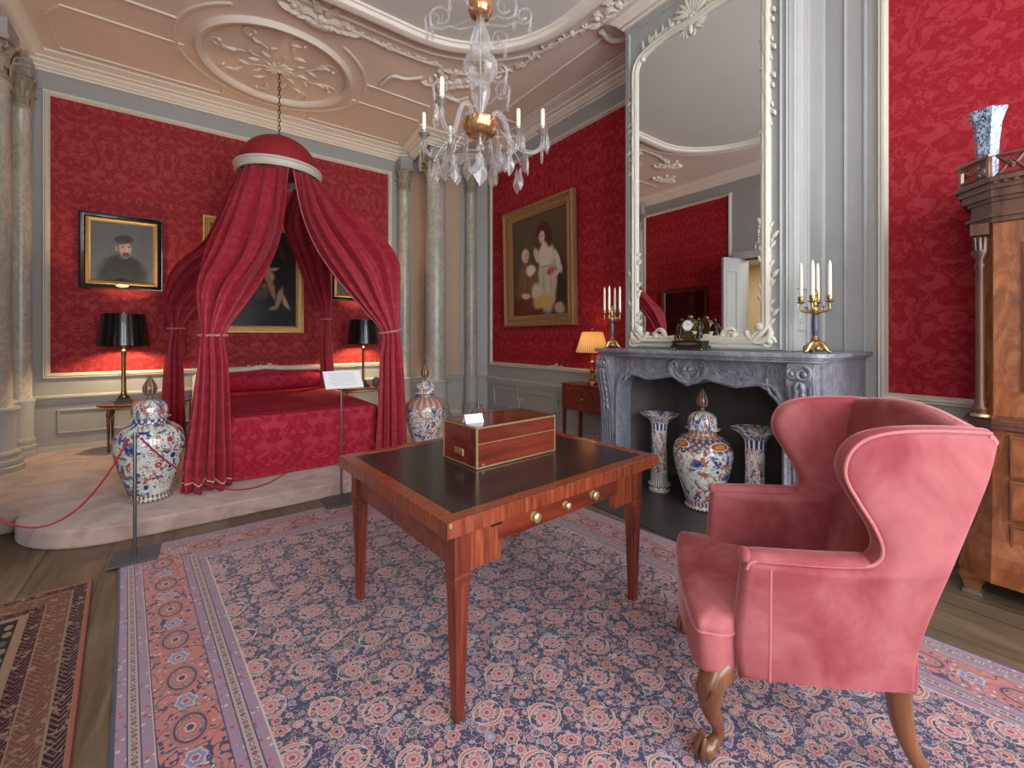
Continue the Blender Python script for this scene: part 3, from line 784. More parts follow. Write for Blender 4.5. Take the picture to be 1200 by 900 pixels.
# cornice all round, stepping over the chimney breast
CXF, CY0, CY1 = 3.38, 1.252, 2.683
CORN = [(0, ZCO), (.02, ZCO), (.025, ZCO + .02), (.05, ZCO + .03), (.055, ZCO + .045), (.10, ZCO + .07), (.105, ZCO + .09), (.15, ZCO + .10), (.155, ZCO + .115), (.20, ZCO + .135), (.235, ZCO + .14), (.24, ZC), (0, ZC)]
cpath = [(XR, YW), (XR, CY0), (CXF, CY0), (CXF, CY1), (XR, CY1), (XR, 6.20), (3.42, 6.606), (3.35, 6.10), (2.92, 6.10), (2.99, 6.871), (2.78, 7.0), (XL, YB), (XL, YW)]
b = MB().frame(cpath, CORN, True); trim(b, m_white)

# chimney breast
ch = MB().prism([(CXF, CY0), (XR + .01, CY0), (XR + .01, CY1), (CXF, CY1)], 1.301, ZC + .02)
struct('wall_chimney', ch, m_grey)
mpC = lambda u, v, w: (CXF - w, u, v)
mpCs = lambda u, v, w: (u, CY0 - w, v)
b = MB()
b.frame(rect(CY0 + .045, 1.31, CY1 - .045, 4.34), moul(.22, .6), True, mpC)
b.frame(rect(CY0 + .012, 1.31, CY0 + .12, 4.34), moul(.12, .35), True, mpC)
trim(b, m_greylt)
# chimney flank: pilaster strip with drop ornament
b = MB().prism(rect(CXF + .03, 1.31, CXF + .24, 4.36), 0, .02, mpCs)
b.frame(rect(CXF + .06, 1.75, CXF + .21, 4.25), moul(.2, .5), True, lambda u, v, w: mpCs(u, v, w + .02))
b.frame(rect(CXF + .32, 1.35, XR - .06, 4.25), moul(.22, .5), True, mpCs)
mpq = lambda u, v, w: mpCs(u, v, w + .02)
b.frame([(CXF + .08, 1.45), (CXF + .19, 1.45), (CXF + .19, 1.68), (CXF + .13, 1.70), (CXF + .10, 1.62), (CXF + .08, 1.56)], moul(.12, .4), True, mpq)
scroll(b, mpq, (CXF + .13, 1.54), .045, 0, 1.3, .012)
leafy(b, mpq, (CXF + .12, 1.62), PI / 2, .09, .02)
trim(b, m_greylt)

# ceiling relief (children of the ceiling)
mpZ = lambda u, v, w: (u, v, ZC - w)
def cchild(name, b, mt): return obj(name, b, mt, cl, smooth=50)
# central field: rounded rectangle, corners swept
FX0, FX1, FY0, FY1 = -0.42, 2.95, -0.1, 4.1
def rrect(x0, y0, x1, y1, r, n=14, inset=0):
    pts = []
    for (cx, cy, a) in ((x1 - r, y1 - r, 0), (x0 + r, y1 - r, 90), (x0 + r, y0 + r, 180), (x1 - r, y0 + r, 270)):
        for k in range(n + 1):
            t = R(a + 90 * k / n); pts.append((cx + r * math.cos(t), cy + r * math.sin(t)))
    return pts
fld = rrect(FX0, FY0, FX1, FY1, 1.15)
cchild('centre_field', MB().prism(fld, .0, .012, mpZ), m_taupe)
cchild('centre_moulding', MB().frame(fld, [(.06, 0), (.05, .03), (.03, .035), (.02, .07), (-.03, .09), (-.06, .08), (-.075, .04), (-.09, .035), (-.10, 0)], True, mpZ), m_white)
cchild('outer_moulding', MB().frame(rrect(FX0 - .26, FY0 - .26, FX1 + .26, FY1 + .26, 1.40), [(.013, 0), (.010, .018), (-.010, .018), (-.015, 0)], True, mpZ), m_white)
# ring over the bed
RC = (0.79, 5.62)
def circ(c, r, a0=0, a1=360, n=48):
    return [(c[0] + r * math.cos(R(a0 + (a1 - a0) * k / n)), c[1] + r * math.sin(R(a0 + (a1 - a0) * k / n))) for k in range(n + (0 if a1 - a0 == 360 else 1))]
cchild('ring_moulding', MB().frame(circ(RC, .76, n=64), [(.045, 0), (.04, .03), (.02, .05), (-.02, .055), (-.04, .03), (-.05, .0)], True, mpZ), m_white)
b = MB()
cchild('ring_border', MB().frame(circ(RC, .96, -58, 238, 60), [(.015, 0), (.011, .018), (-.011, .018), (-.015, 0)], False, mpZ), m_white)
# medallion: eight s-shaped scrolls
for k in range(8):
    a = 2 * PI * k / 8 + .2; ca, sa = math.cos(a), math.sin(a)
    pts = [(.10, 0), (.25, .05), (.40, .02), (.52, -.06), (.63, -.05), (.66, .03), (.60, .05)]
    pp = cat([(RC[0] + x * ca - y * sa, RC[1] + x * sa + y * ca) for x, y in pts], 5)
    n = len(pp); b.tube([mpZ(p[0], p[1], .008) for p in pp], [.013 * (.5 + .5 * math.sin(PI * i / n)) for i in range(n)], 6, flat=.7)
    for (x, y, aa) in ((.3, .06, .5), (.42, .0, -.6), (.5, -.06, .3), (.2, 0, -.8)):
        leafy(b, mpZ, (RC[0] + x * ca - y * sa, RC[1] + x * sa + y * ca), a + aa, .12, .04)
    b.ell(mpZ(RC[0] + .6 * ca - .05 * sa, RC[1] + .6 * sa + .05 * ca, .012), .02, 8, 5)
for k in range(12): leafy(b, mpZ, RC, 2 * PI * k / 12, .16, .05)
cchild('medallion', b, m_white)
# side panels left and right of the ring
def thin(path, closed=True, s=1.0): return MB().frame(path, [(.014 * s, 0), (.011 * s, .014), (-.008 * s, .014), (-.014 * s, 0)], closed, mpZ)
PLY0, PLY1 = 5.80, 6.66
lp = [(-1.18, PLY0 + .25), (-1.10, PLY0 + .12), (-1.02, PLY0), (-.12, PLY0)] + [(RC[0] + .99 * math.cos(R(a)), RC[1] + .99 * math.sin(R(a))) for a in range(168, 118, -6)] + [(.28, PLY1), (-1.18, PLY1)]
cchild('panel_moulding', thin(lp), m_white)
rp = [(RC[0] * 2 - x, y) for x, y in lp]; rp = [(min(x, 2.66), y) for x, y in rp]
cchild('panel_moulding', thin(rp[::-1]), m_white)
cchild('panel_moulding', thin([(-.98, 5.55), (-.98, 5.35), (-.14, 5.35)], False), m_white)
cchild('panel_moulding', thin([(2.56, 5.55), (2.56, 5.35), (1.72, 5.35)], False), m_white)
cchild('panel_moulding', thin([(3.45, 5.0), (3.82, 5.0), (3.82, 2.95), (3.45, 2.95)][::-1], True), m_white)
# garlands and rocaille round the central field
def garland(p0, p1, sag, n):
    g = MB(); P = []
    for i in range(n + 1):
        t = i / n; d = Vector(p1) - Vector(p0); nn = Vector((-d.y, d.x)).normalized()
        q = Vector(p0) + d * t + nn * sag * 4 * t * (1 - t); P.append(q)
    g.tube([mpZ(q.x, q.y, .02) for q in P], .014, 6)
    for i, q in enumerate(P):
        if i % 2: flower(g, mpZ, (q.x + random.uniform(-.02, .02), q.y + random.uniform(-.02, .02)), random.uniform(.03, .045))
        else:
            for s in (-1, 1): leafy(g, mpZ, q, random.uniform(0, 6.28), .08, .03)
    return cchild('garland', g, m_white)
def rocaille(c, s, ang, n=3):
    g = MB(); ca, sa = math.cos(ang), math.sin(ang)
    mp = lambda u, v, w: mpZ(c[0] + (u * ca - v * sa) * s, c[1] + (u * sa + v * ca) * s, w * s)
    for q in (-1, 1):
        scroll(g, mp, (q * .22, .05), .18, PI / 2, 1.1, .04, sgn=q)
        scroll(g, mp, (q * .45, -.05), .12, -PI / 2, 1.0, .03, sgn=-q)
        for k in range(4): leafy(g, mp, (q * (.08 + .12 * k), .02), PI / 2 - q * (.3 + .25 * k), .26, .08, curl=-q * .7)
        acanthus(g, mp, (q * .05, -.1), -PI / 2 + q * .4, .4)
    for k in range(7): leafy(g, mp, (0, 0), PI / 2 + (k - 3) * .28, .3, .09, curl=0)
    flower(g, mp, (0, 0), .09)
    return cchild('rocaille', g, m_white)
garland((.75, 4.42), (-.10, 4.50), .05, 16)
garland((1.25, 4.46), (2.25, 4.46), .04, 20)
garland((3.02, 3.95), (3.30, 2.7), -.06, 18)
garland((2.35, 4.50), (2.95, 4.05), .08, 12)
rocaille((1.00, 4.50), .55, 0)
rocaille((2.52, 4.68), .5, -PI / 4 + .2)
rocaille((-.75, 5.0), .4, .3)
rocaille((3.22, 2.62), .55, -PI / 2)
rocaille((-.2, 4.55), .4, .6)
b = MB().tube([mpZ(p[0], p[1], .03) for p in cat([(3.33, 2.95), (3.52, 2.98), (3.62, 2.85), (3.56, 2.70), (3.42, 2.70)], 6)], .028, 8)
b.tube([mpZ(p[0], p[1], .03) for p in cat([(2.3, 4.62), (2.5, 4.9), (2.75, 4.95), (2.85, 4.8)], 6)], .022, 8)
b.tube([mpZ(p[0], p[1], .03) for p in cat([(2.2, 4.75), (2.05, 4.9), (1.9, 4.95), (1.85, 5.2)], 6)], .02, 8)
cchild('c_scroll', b, m_white)
# shell bracket where the ceiling meets the chimney
b = MB()
for k in range(9):
    t = k / 8; leafy(b, lambda u, v, w: (3.30 - w * 2.2 - .02, 2.72 + u, 4.50 + v), (0, 0), PI * (.15 + .7 * t), .16, .06, curl=0)
cchild('shell', b, m_white)

# platform of the bed alcove, carpeted, rounded front corners
pf = [(XL, YB), (XL, 4.58), (-1.02, 4.58)] + [(-1.02 + .62 * (1 - math.cos(R(a))), 4.58 - .63 * math.sin(R(a))) for a in range(10, 91, 8)] + [(2.2, 3.95)] + \
     [(2.2 + .6 * math.sin(R(a)), 3.95 + .63 * (1 - math.cos(R(a)))) for a in range(10, 91, 8)] + [(XR - .01, 4.58), (XR - .01, 6.2), dg0]
struct('trim_%d' % (tn[0] + 1), MB().prism(pf, 0.0, .125), m_carpet, bevel=.018, bseg=3); tn[0] += 1

# door in the left wall, leaf standing open, corridor behind
b = MB()
for y in (DY0 - .05, DY1 + .05): b.box(XL + .0, y, DZ / 2, .31, .11, DZ)
b.box(XL, (DY0 + DY1) / 2, DZ + .06, .31, DY1 - DY0 + .22, .12)
trim(b, m_greylt)
dl = MB().box(.215, 0, DZ / 2, .43, .045, DZ - .02)
for (z0, z1) in ((.25, 1.1), (1.25, 2.65)):
    for s in (-1, 1): dl.frame(rect(.07, z0, .36, z1), moul(.5, .4), True, (lambda u, v, w, s=s: (u, s * (.0225 + w), v)))
dr = struct('door_1', dl, m_greylt); dr.location = (XL + .16, DY1 - .01, 0); dr.rotation_euler = (0, 0, R(12))
kb = MB().lathe([(.0, .0), (.012, .0), (.012, .03), (.028, .045), (.03, .06), (.018, .075), (0, .078)], 12, M=Matrix.Translation((.40, -.02, 1.05)) @ Matrix.Rotation(R(90), 4, 'X'))
obj('door_knob', kb, m_brass, dr)
struct('wall_corridor', MB().box(-3.9, 3.4, 1.5, .1, 4.0, 3.2).box(-2.85, 4.9, 1.5, 2.1, .1, 3.2).box(-2.85, 1.9, 1.5, 2.1, .1, 3.2), material('warm cream corridor paint', plain(srgb(226, 208, 170)), rough=.7))
struct('ceiling_corridor', MB().box(-2.85, 3.4, 3.15, 2.2, 3.2, .1), m_cream)
struct('floor_corridor', MB().box(-2.8, 3.4, -.05, 2.0, 3.2, .1), m_floor)
b = MB().box(-3.6, 3.45, .95, .42, 1.0, .05)
# ------------------------------------------------------------------ columns of the alcove
def capital(r, h, mb):
    """bell with two rows of curled leaves, corner volutes and abacus; z from 0 to h"""
    mb.lathe([(r * .98, 0), (r * 1.06, .01), (r * 1.06, .03), (r * .94, .04), (r * .9, h * .3), (r * .95, h * .6), (r * 1.2, h * .85), (r * 1.25, h * .88)], 20)
    for row, (z0, L, ro, off) in enumerate(((.04, h * .42, r * .93, 0), (.04 + h * .18, h * .5, r * .93, .5))):
        for k in range(8):
            a = 2 * PI * (k + off) / 8; pts = []; rad = []
            for i in range(8):
                t = i / 7; out = ro + r * (.10 + .80 * t ** 3); z = z0 + L * math.sin(t * 1.95) / 1.0 * .98
                pts.append((out * math.cos(a), out * math.sin(a), z)); rad.append(r * .25 * (math.sin(PI * (.18 + .74 * t))))
            mb.tube(pts, rad, 6, flat=.28, up=(math.cos(a), math.sin(a), 0))
    for k in range(4):
        a = PI / 4 + PI / 2 * k; d = Vector((math.cos(a), math.sin(a), 0)); pts = []; rad = []
        for i in range(22):
            t = i / 21; q = t * 2 * PI * 1.25; rr = r * .24 * (1 - .75 * t)
            c = d * (r * 1.42) + Vector((0, 0, h * .74)); pts.append(c + d * (rr * math.sin(q - PI / 2)) * 1.0 + Vector((0, 0, rr * math.cos(q - PI / 2) )))
            rad.append(r * .09 * (1 - .5 * t))
        pts = [d * r * .95 + Vector((0, 0, h * .5)), d * r * 1.08 + Vector((0, 0, h * .68))] + pts; rad = [r * .05, r * .08] + rad
        mb.tube(pts, rad, 6)
    n = 32; out = []
    for i in range(n):
        a = 2 * PI * i / n; k = abs(math.cos(2 * a)); out.append((r * lerp(1.75, 1.25, k) * math.cos(a), r * lerp(1.75, 1.25, k) * math.sin(a)))
    mb.prism(out, h * .88, h)
    for k in range(4):
        a = PI / 2 * k; mb.ell((r * 1.3 * math.cos(a), r * 1.3 * math.sin(a), h * .9), r * .2, 8, 6)
def column(x, y, r, z0, label, entab=True, captop=4.24, caph=.37, pedestal=True):
    t = thing('column', label, 'column', (x, y, z0), 0, None)
    zt = captop - z0; zc = zt - caph; zp = .72 - z0 if pedestal else .1
    obj('base', MB().lathe([(r * 1.5, 0), (r * 1.5, .05), (r * 1.42, .06), (r * 1.45, .085), (r * 1.42, .11), (r * 1.3, .12), (r * 1.28, .145), (r * 1.34, .165), (r * 1.3, .185), (r * 1.15, .2)], 32), m_grey, t)
    if pedestal:
        obj('pedestal', MB().lathe([(r * 1.15, .2), (r * 1.15, zp - .06), (r * 1.2, zp - .05), (r * 1.24, zp - .02), (r * 1.3, zp - .01), (r * 1.3, zp + .01), (r * 1.15, zp + .02)], 32), m_greylt, t)
        s0 = zp + .02
    else: s0 = .2
    obj('shaft', MB().lathe([(r * 1.02, s0), (r, s0 + .03)] + [(r * (1 - .1 * (i / 10) ** 2), lerp(s0 + .03, zc - .05, i / 10)) for i in range(11)] + [(r * .98, zc - .04), (r * .98, zc - .02), (r * .9, zc)], 32), m_colm, t)
    cb = MB(); capital(r * .92, caph, cb); c = obj('capital', cb, material_cap, t); c.location = (0, 0, zc)
    if entab:
        eb = MB().box(0, 0, zt + (ZCO - z0 - zt) / 2, r * 2.1, r * 2.1, ZCO - z0 - zt)
        obj('entablature_block', eb, m_grey, t)
    return t
material_cap = material('stone coloured carved plaster', plain(srgb(158, 146, 128), 14, .2), rough=.6)
column(-1.58, 6.20, .165, .125, 'large marble column at the left edge of the picture, beside the bed platform')
column(-1.505, 6.84, .088, .125, 'slim marble column between the large left column and the red bed wall')
column(2.84, 6.86, .10, .125, 'slim marble column at the right end of the red bed wall')
column(3.13, 6.28, .165, .125, 'large marble column in the far corner behind the lidded jar')
column(3.80, 6.28, .10, .125, 'slim marble column between the far corner and the double portrait wall')
b = MB().prism([(2.93, 6.87), (3.66, 6.42), (3.69, 6.46), (2.96, 6.91)], .75, 4.2)
trim(b, material('beige niche paint', plain(srgb(186, 158, 134)), rough=.6))

# ------------------------------------------------------------------ pictures
def picture(name, label, w, h, loc, rz, fm, fw, fd, canv, inner=None, iw=0, kind='picture', plaque=False):
    t = thing(name, label, kind, loc, rz); mp = lambda u, v, ww: (u, -ww, v)
    W2, H2 = w / 2, h / 2
    P = [(0, 0), (0, fd * .8), (fw * .08, fd), (fw * .22, fd), (fw * .32, fd * .72), (fw * .5, fd * .62), (fw * .62, fd * .75), (fw * .75, fd * .7), (fw * .86, fd * .45), (fw, fd * .35), (fw, 0)]
    fo = obj('frame', MB().frame(rect(-W2, -H2, W2, H2), P, True, mp), fm, t)
    if inner:
        q = fw; obj('inner_frame', MB().frame(rect(-W2 + q, -H2 + q, W2 - q, H2 - q), [(-.002, .001), (0, fd * .5), (iw * .4, fd * .62), (iw * .8, fd * .3), (iw, fd * .25), (iw, 0)], True, mp), inner, t); fw += iw
    a, c = W2 - fw + .005, H2 - fw + .005
    obj('canvas', MB().quad((-a, -.012, -c), (a, -.012, -c), (a, -.012, c), (-a, -.012, c)), canv, t)
    obj('backing', MB().box(0, -.004, 0, 2 * a, .008, 2 * c), m_black, t)
    if plaque: obj('plaque', MB().prism([(.06 * math.cos(2 * PI * i / 20), .022 * math.sin(2 * PI * i / 20)) for i in range(20)], fd * .9, fd * .9 + .006, lambda u, v, ww: (u, -ww, v - H2 + .045)), m_brass, t)
    return t
picture('portrait_painting', 'black framed portrait of a man in a cap, above the left black-shaded lamp', .757, .90, (-.70, YB - .006, 2.435), 0, m_black, .055, .05, m_pt1, m_giltwood, .04, 'painting', True)
picture('portrait_painting', 'black framed picture half hidden by the right bed curtain', .757, .90, (2.07, YB - .006, 2.435), 0, m_black, .055, .05, m_pt4, m_giltwood, .04, 'painting', True)
picture('figure_painting', 'gold framed dark painting of pale figures hanging over the bed', 1.22, 1.56, (.695, YB - .006, 2.25), 0, m_giltwood, .10, .06, m_pt2, None, 0, 'painting')
dp = picture('double_portrait_painting', 'gilt framed painting of a seated man and a standing woman in white', 1.57, 1.80, (XR - .006, 4.79, 2.47), R(-90), m_oldgilt, .17, .09, m_pt3, None, 0, 'painting')
dp.rotation_euler = (R(1.2), 0, R(-90)); dp.location.x -= .022
picture('glazed_picture', 'dark red glazed picture in a thin mahogany frame, seen reflected in the mirror', 1.05, 1.40, (XL + .006, 5.05, 1.75), R(90), m_mahz, .07, .05, m_glassdark, m_gold, .012, 'picture')
picture('corridor_portrait', 'warm brown portrait hanging in the corridor, seen through the door in the mirror', .8, 1.1, (-3.84, 3.45, 1.75), R(90), m_oldgilt, .08, .05, m_pt5, None, 0, 'painting')

# ------------------------------------------------------------------ pier mirror over the mantel
t = thing('pier_mirror', 'tall mirror in a carved white rococo frame, standing on the mantelpiece', 'mirror', (CXF - .004, 1.98, 1.325), R(-90))
mp = lambda u, v, w: (u, -w, v)
hw, HM = .55, 2.70      # glass half width, height of its top above the mantel
zb = .09
out = [(-hw, zb + .08), (-hw + .08, zb), (hw - .08, zb), (hw, zb + .08), (hw, HM - .12), (hw - .012, HM - .07), (hw - .04, HM - .03), (hw - .09, HM - .005), (.34, HM + .02), (.18, HM + .035), (0, HM + .01), (-.18, HM + .035), (-.34, HM + .02), (-hw + .09, HM - .005), (-hw + .04, HM - .03), (-hw + .012, HM - .07), (-hw, HM - .12)]
obj('glass', MB().prism([(u, v) for u, v in out], .002, .008, mp), m_mirror, t, smooth=0)
fo = MB().frame(out, [(.004, .008), (.004, .022), (-.012, .034), (-.028, .030), (-.04, .042), (-.055, .036), (-.066, .018), (-.066, 0), (0, 0)], True, mp)
obj('frame', fo, m_cream, t)
obj('foot_board', MB().prism([(-hw - .05, 0), (hw + .05, 0), (hw + .05, .1), (hw - .1, .06), (.2, .04), (-.2, .04), (-hw + .1, .06), (-hw - .05, .1)], .001, .02, mp), m_cream, t)
o2 = MB()
for s in (-1, 1):
    U = lambda q: s * q
    # side vines
    for k in range(34):
        v = HM - .18 - k * .034; off = math.sin(k * .9) * .018
        if v < zb + 1.55 and k % 2: continue
        leafy(o2, mp, (s * (hw + .045) + off, v), -PI / 2 + s * (.75 if k % 2 else -.55), .07, .034, curl=-.2)
        if k % 4 == 0: flower(o2, mp, (s * (hw + .035) + off, v), .024)
    vine = [(s * (hw + .035) + .014 * math.sin(v * 22), v) for v in [HM - .15 - i * .03 for i in range(40)]]
    o2.tube([mp(u, v, .035) for u, v in vine], .005, 6)
    for k in range(22):
        v = .16 + k * .035; off = math.sin(k * .8) * .025
        leafy(o2, mp, (s * (hw + .04) + off, v), PI / 2 + s * (.7 if k % 2 else -.6), .08, .038, curl=-.2)
        if k % 3 == 0: flower(o2, mp, (s * (hw + .03) + off, v + .01), .036)
    scroll(o2, mp, (s * (hw - .0), .13), .11, PI if s > 0 else 0, .8, .030, sgn=s)
    scroll(o2, mp, (s * (hw + .045), .04), .05, 0, 1.1, .022, sgn=s)
    scroll(o2, mp, (s * (hw - .22), .10), .09, PI * 1.5, .8, .022, sgn=-s)
    for k in range(9): leafy(o2, mp, (s * (hw - .1 - k * .045), .09 + .02 * math.sin(k)), (PI if s > 0 else 0) + (.3 if k % 2 else -.3), .07, .028, curl=.1)
    # top flourishes
    for k in range(12):
        u = hw - .08 - k * .035; v = HM + .05 + .06 * k / 12
        leafy(o2, mp, (s * u, v), PI / 2 + s * (.5 if k % 2 else -.7), .10, .032, curl=.6 * s)
    scroll(o2, mp, (s * .36, HM + .10), .06, 0, 1.1, .018, sgn=s); scroll(o2, mp, (s * .17, HM + .12), .08, PI, 1.1, .022, sgn=-s)
    scroll(o2, mp, (s * (hw - .04), HM - .02), .07, 0 if s > 0 else PI, .5, .02, sgn=s)
obj('vine_carving', o2, m_cream, t, smooth=60)
o3 = MB()
for k in range(9):
    a = PI / 2 + (k - 4) * .33; leafy(o3, mp, (0, HM + .10), a, .17, .055, curl=0)
for s in (-1, 1):
    scroll(o3, mp, (s * .07, HM + .06), .06, PI / 2, 1.2, .02, sgn=s); scroll(o3, mp, (s * .10, HM + .18), .06, -PI / 2, 1.1, .02, sgn=-s)
    for k in range(4): leafy(o3, mp, (s * .03, HM + .02), -PI / 2 + s * (.2 + .4 * k), .10, .03)
flower(o3, mp, (0, HM + .08), .05); o3.ell(mp(0, HM - .03, .03), (.02, .02, .04), 8, 6)
obj('crest', o3, m_cream, t, smooth=60)

# ------------------------------------------------------------------ marble chimneypiece
t = thing('chimneypiece', 'carved blue-grey marble chimneypiece with serpentine opening, under the tall mirror', 'fireplace')
MX = 3.12; MY0, MY1 = .97, 2.85; MT = 1.30
def shelf_outline(o):
    pts = [(XR - .02, MY0 - o + .02), (MX + .18, MY0 - o + .0)]
    pts += [(MX + .18 - (.18 + o * .6) * math.sin(R(a)), MY0 - o + .10 * (1 - math.cos(R(a)))) for a in range(15, 91, 15)]
    for i in range(1, 24):
        tt = i / 24; y = lerp(MY0 + .12, MY1 - .12, tt); pts.append((MX - o * .6 - .035 * math.sin(PI * tt) + .018 * math.cos(2 * PI * tt * 2) * 1 - .018, y))
    pts += [(MX + .18 - (.18 + o * .6) * math.cos(R(a)), MY1 + o - .10 + .10 * math.sin(R(a))) for a in range(0, 91, 15)]
    pts += [(XR - .02, MY1 + o)]
    return pts
sh = MB()
for (o, z0, z1) in ((.0, MT - .062, MT - .045), (.02, MT - .045, MT - .03), (.045, MT - .03, MT)): sh.prism(shelf_outline(o), z0, z1)
obj('shelf', sh, m_marble, t, bevel=.004)
# frieze with serpentine lower edge, pierced opening
OY0, OY1 = 1.22, 2.60
def arch(y):
    tt = (y - OY0) / (OY1 - OY0); c = abs(tt - .5) * 2
    z = interp([0, .1, .2, .35, .55, .75, .9, .96, 1.0], [1.02, 1.035, 1.075, 1.055, 1.03, 1.06, 1.05, 1.00, .90], c)
    return z
ys = [lerp(OY0, OY1, i / 60) for i in range(61)]
fz = MB()
top = MT - .06
poly = [(MY0 + .02, top), (MY0 + .02, .0), (OY0, .0), (OY0, .86)] + [(y, arch(y)) for y in ys] + [(OY1, .86), (OY1, 0), (MY1 - .02, 0), (MY1 - .02, top)]
fz.prism(poly, 0, .16, lambda u, v, w: (MX + .07 + w, u, v))
obj('frieze', fz, m_marble, t, smooth=0)
mpF = lambda u, v, w: (MX + .07 - w, u, v)
am = MB().frame([(OY0 - .004, .02)] + [(OY0 - .004, .86)] + [(y, arch(y) + .003) for y in ys] + [(OY1 + .004, .86), (OY1 + .004, .02)], [(0, -.0), (0, .02), (.015, .03), (.03, .018), (.038, .02), (.05, .008), (.055, 0)], False, mpF)
obj('arch_moulding', am, m_marble, t)
for s, yy in ((1, MY0), (-1, MY1)):
    # jamb: scrolled console pilaster standing at an angle
    J = MB()
    pr = [(0, 0), (-.02, 0), (-.02, .10), (.0, .12), (.005, .35), (-.005, .6), (-.03, .85), (-.075, 1.05), (-.085, 1.17), (-.06, 1.235), (.06, 1.238), (.06, 0)]
    pp = cat([(x, z) for x, z in pr[2:10]], 4); prof = [(0.0, 0), (-.02, 0)] + [tuple(p) for p in pp] + [(.10, 1.238), (.10, 0)]
    y0, y1 = (yy + .04, yy + .20) if s > 0 else (yy - .20, yy - .04)
    J.prism([(a, b2) for a, b2 in prof], y0, y1, lambda u, v, w: (MX + .06 + u, w, v))
    jo = obj('jamb', J, m_marble, t, smooth=30, bevel=.006)
    G = MB()
    for k in range(5):
        yy2 = lerp(y0 + .022, y1 - .022, k / 4)
        G.tube([(MX + .055 + p[0], yy2, p[1]) for p in pp if .12 < p[1] < 1.1], .009, 6)
    mj = lambda u, v, w: (MX + .06 + interp([.1, .35, .6, .85, 1.05, 1.17, 1.3], [0, .005, -.005, -.03, -.075, -.085, -.07], v) - w, u, v)
    for k in range(7):
        for q in (-1, 1): leafy(G, mj, ((y0 + y1) / 2, 1.12 - k * .055), -PI / 2 + q * .8, .08, .034, curl=-q * .6)
    scroll(G, mj, ((y0 + y1) / 2 - .02, 1.17), .05, PI / 2, 1.3, .016); scroll(G, mj, ((y0 + y1) / 2 + .03, 1.17), .04, PI / 2, 1.3, .014, sgn=-1)
    obj('jamb_carving', G, m_marble, jo, smooth=60)
    # side return to the wall
    yr0, yr1 = (yy + .02, yy + .12) if s > 0 else (yy - .12, yy - .02)
    obj('side_panel', MB().box((MX + .23 + XR) / 2, (yr0 + yr1) / 2, (MT - .062) / 2, XR - MX - .24, abs(yr1 - yr0), MT - .062), m_marble, t)
C = MB()
yc = (OY0 + OY1) / 2
for s in (-1, 1):
    scroll(C, mpF, (yc + s * .085, 1.15), .075, PI / 2, .75, .020, .8, sgn=-s)
    scroll(C, mpF, (yc + s * .13, 1.17), .055, 0, .9, .013, sgn=s)
    leafy(C, mpF, (yc + s * .02, 1.08), -PI / 2 + s * 1.2, .10, .034, curl=s)
    for k in range(6):
        y = yc + s * (.2 + k * .062); acanthus(C, mpF, (y, 1.13 + .012 * math.sin(k * 2)), (0 if s > 0 else PI) + .4 * (k % 2 * 2 - 1), .09, 3)
    for k in range(4): scroll(C, mpF, (yc + s * (.22 + k * .09), 1.13 + .02 * (k % 2)), .026, 0, 1.0, .006, sgn=s)
    yo = yc + s * .63
    C.frame([(yo + .038 * math.cos(2 * PI * k / 20), 1.155 + .06 * math.sin(2 * PI * k / 20)) for k in range(20)], [(0, 0), (0, .016), (.012, .016), (.012, 0)], True, mpF)
    scroll(C, mpF, (yc + s * .60, 1.07), .05, PI / 2, .7, .014, sgn=s)
    C.tube([mpF(p[0], p[1], .012) for p in cat([(yc + s * .59, 1.12), (yc + s * .61, 1.03), (yc + s * .665, .97), (yc + s * .70, .88)], 6)], .014, 8)
    C.frame(rect(yc + s * .715 - .03 * 1, .12, yc + s * .715 + .03, .82), moul(.15, .3), True, mpF)
obj('frieze_carving', C, m_marble, t, smooth=60)
K = MB()
K.prism([(yc + .062 * math.cos(2 * PI * k / 24), 1.15 + .062 * math.sin(2 * PI * k / 24)) for k in range(24)], 0, .012, mpF)
scroll(K, mpF, (yc, 1.15), .04, 0, 1.4, .009); flower(K, mpF, (yc, 1.075), .03)
for k in range(5): leafy(K, mpF, (yc, 1.07), -PI / 2 + (k - 2) * .4, .06, .026, curl=0)
obj('cartouche', K, m_marble, t, smooth=60)
# firebox lining
F_ = MB().box(XR - .06, yc, .62, .12, OY1 - OY0 + .3, 1.24)
F_.prism([(MX + .23, OY0 - .04), (XR - .1, OY0 + .12), (XR - .1, OY0 - .1), (MX + .23, OY0 - .1)], 0, 1.24).prism([(MX + .23, OY1 + .04), (XR - .1, OY1 - .12), (XR - .1, OY1 + .1), (MX + .23, OY1 + .1)], 0, 1.24)
F_.box((MX + .25 + XR) / 2, yc, 1.235, XR - MX - .25, OY1 - OY0 + .2, .01)
obj('firebox', F_, m_soot, t, smooth=0)
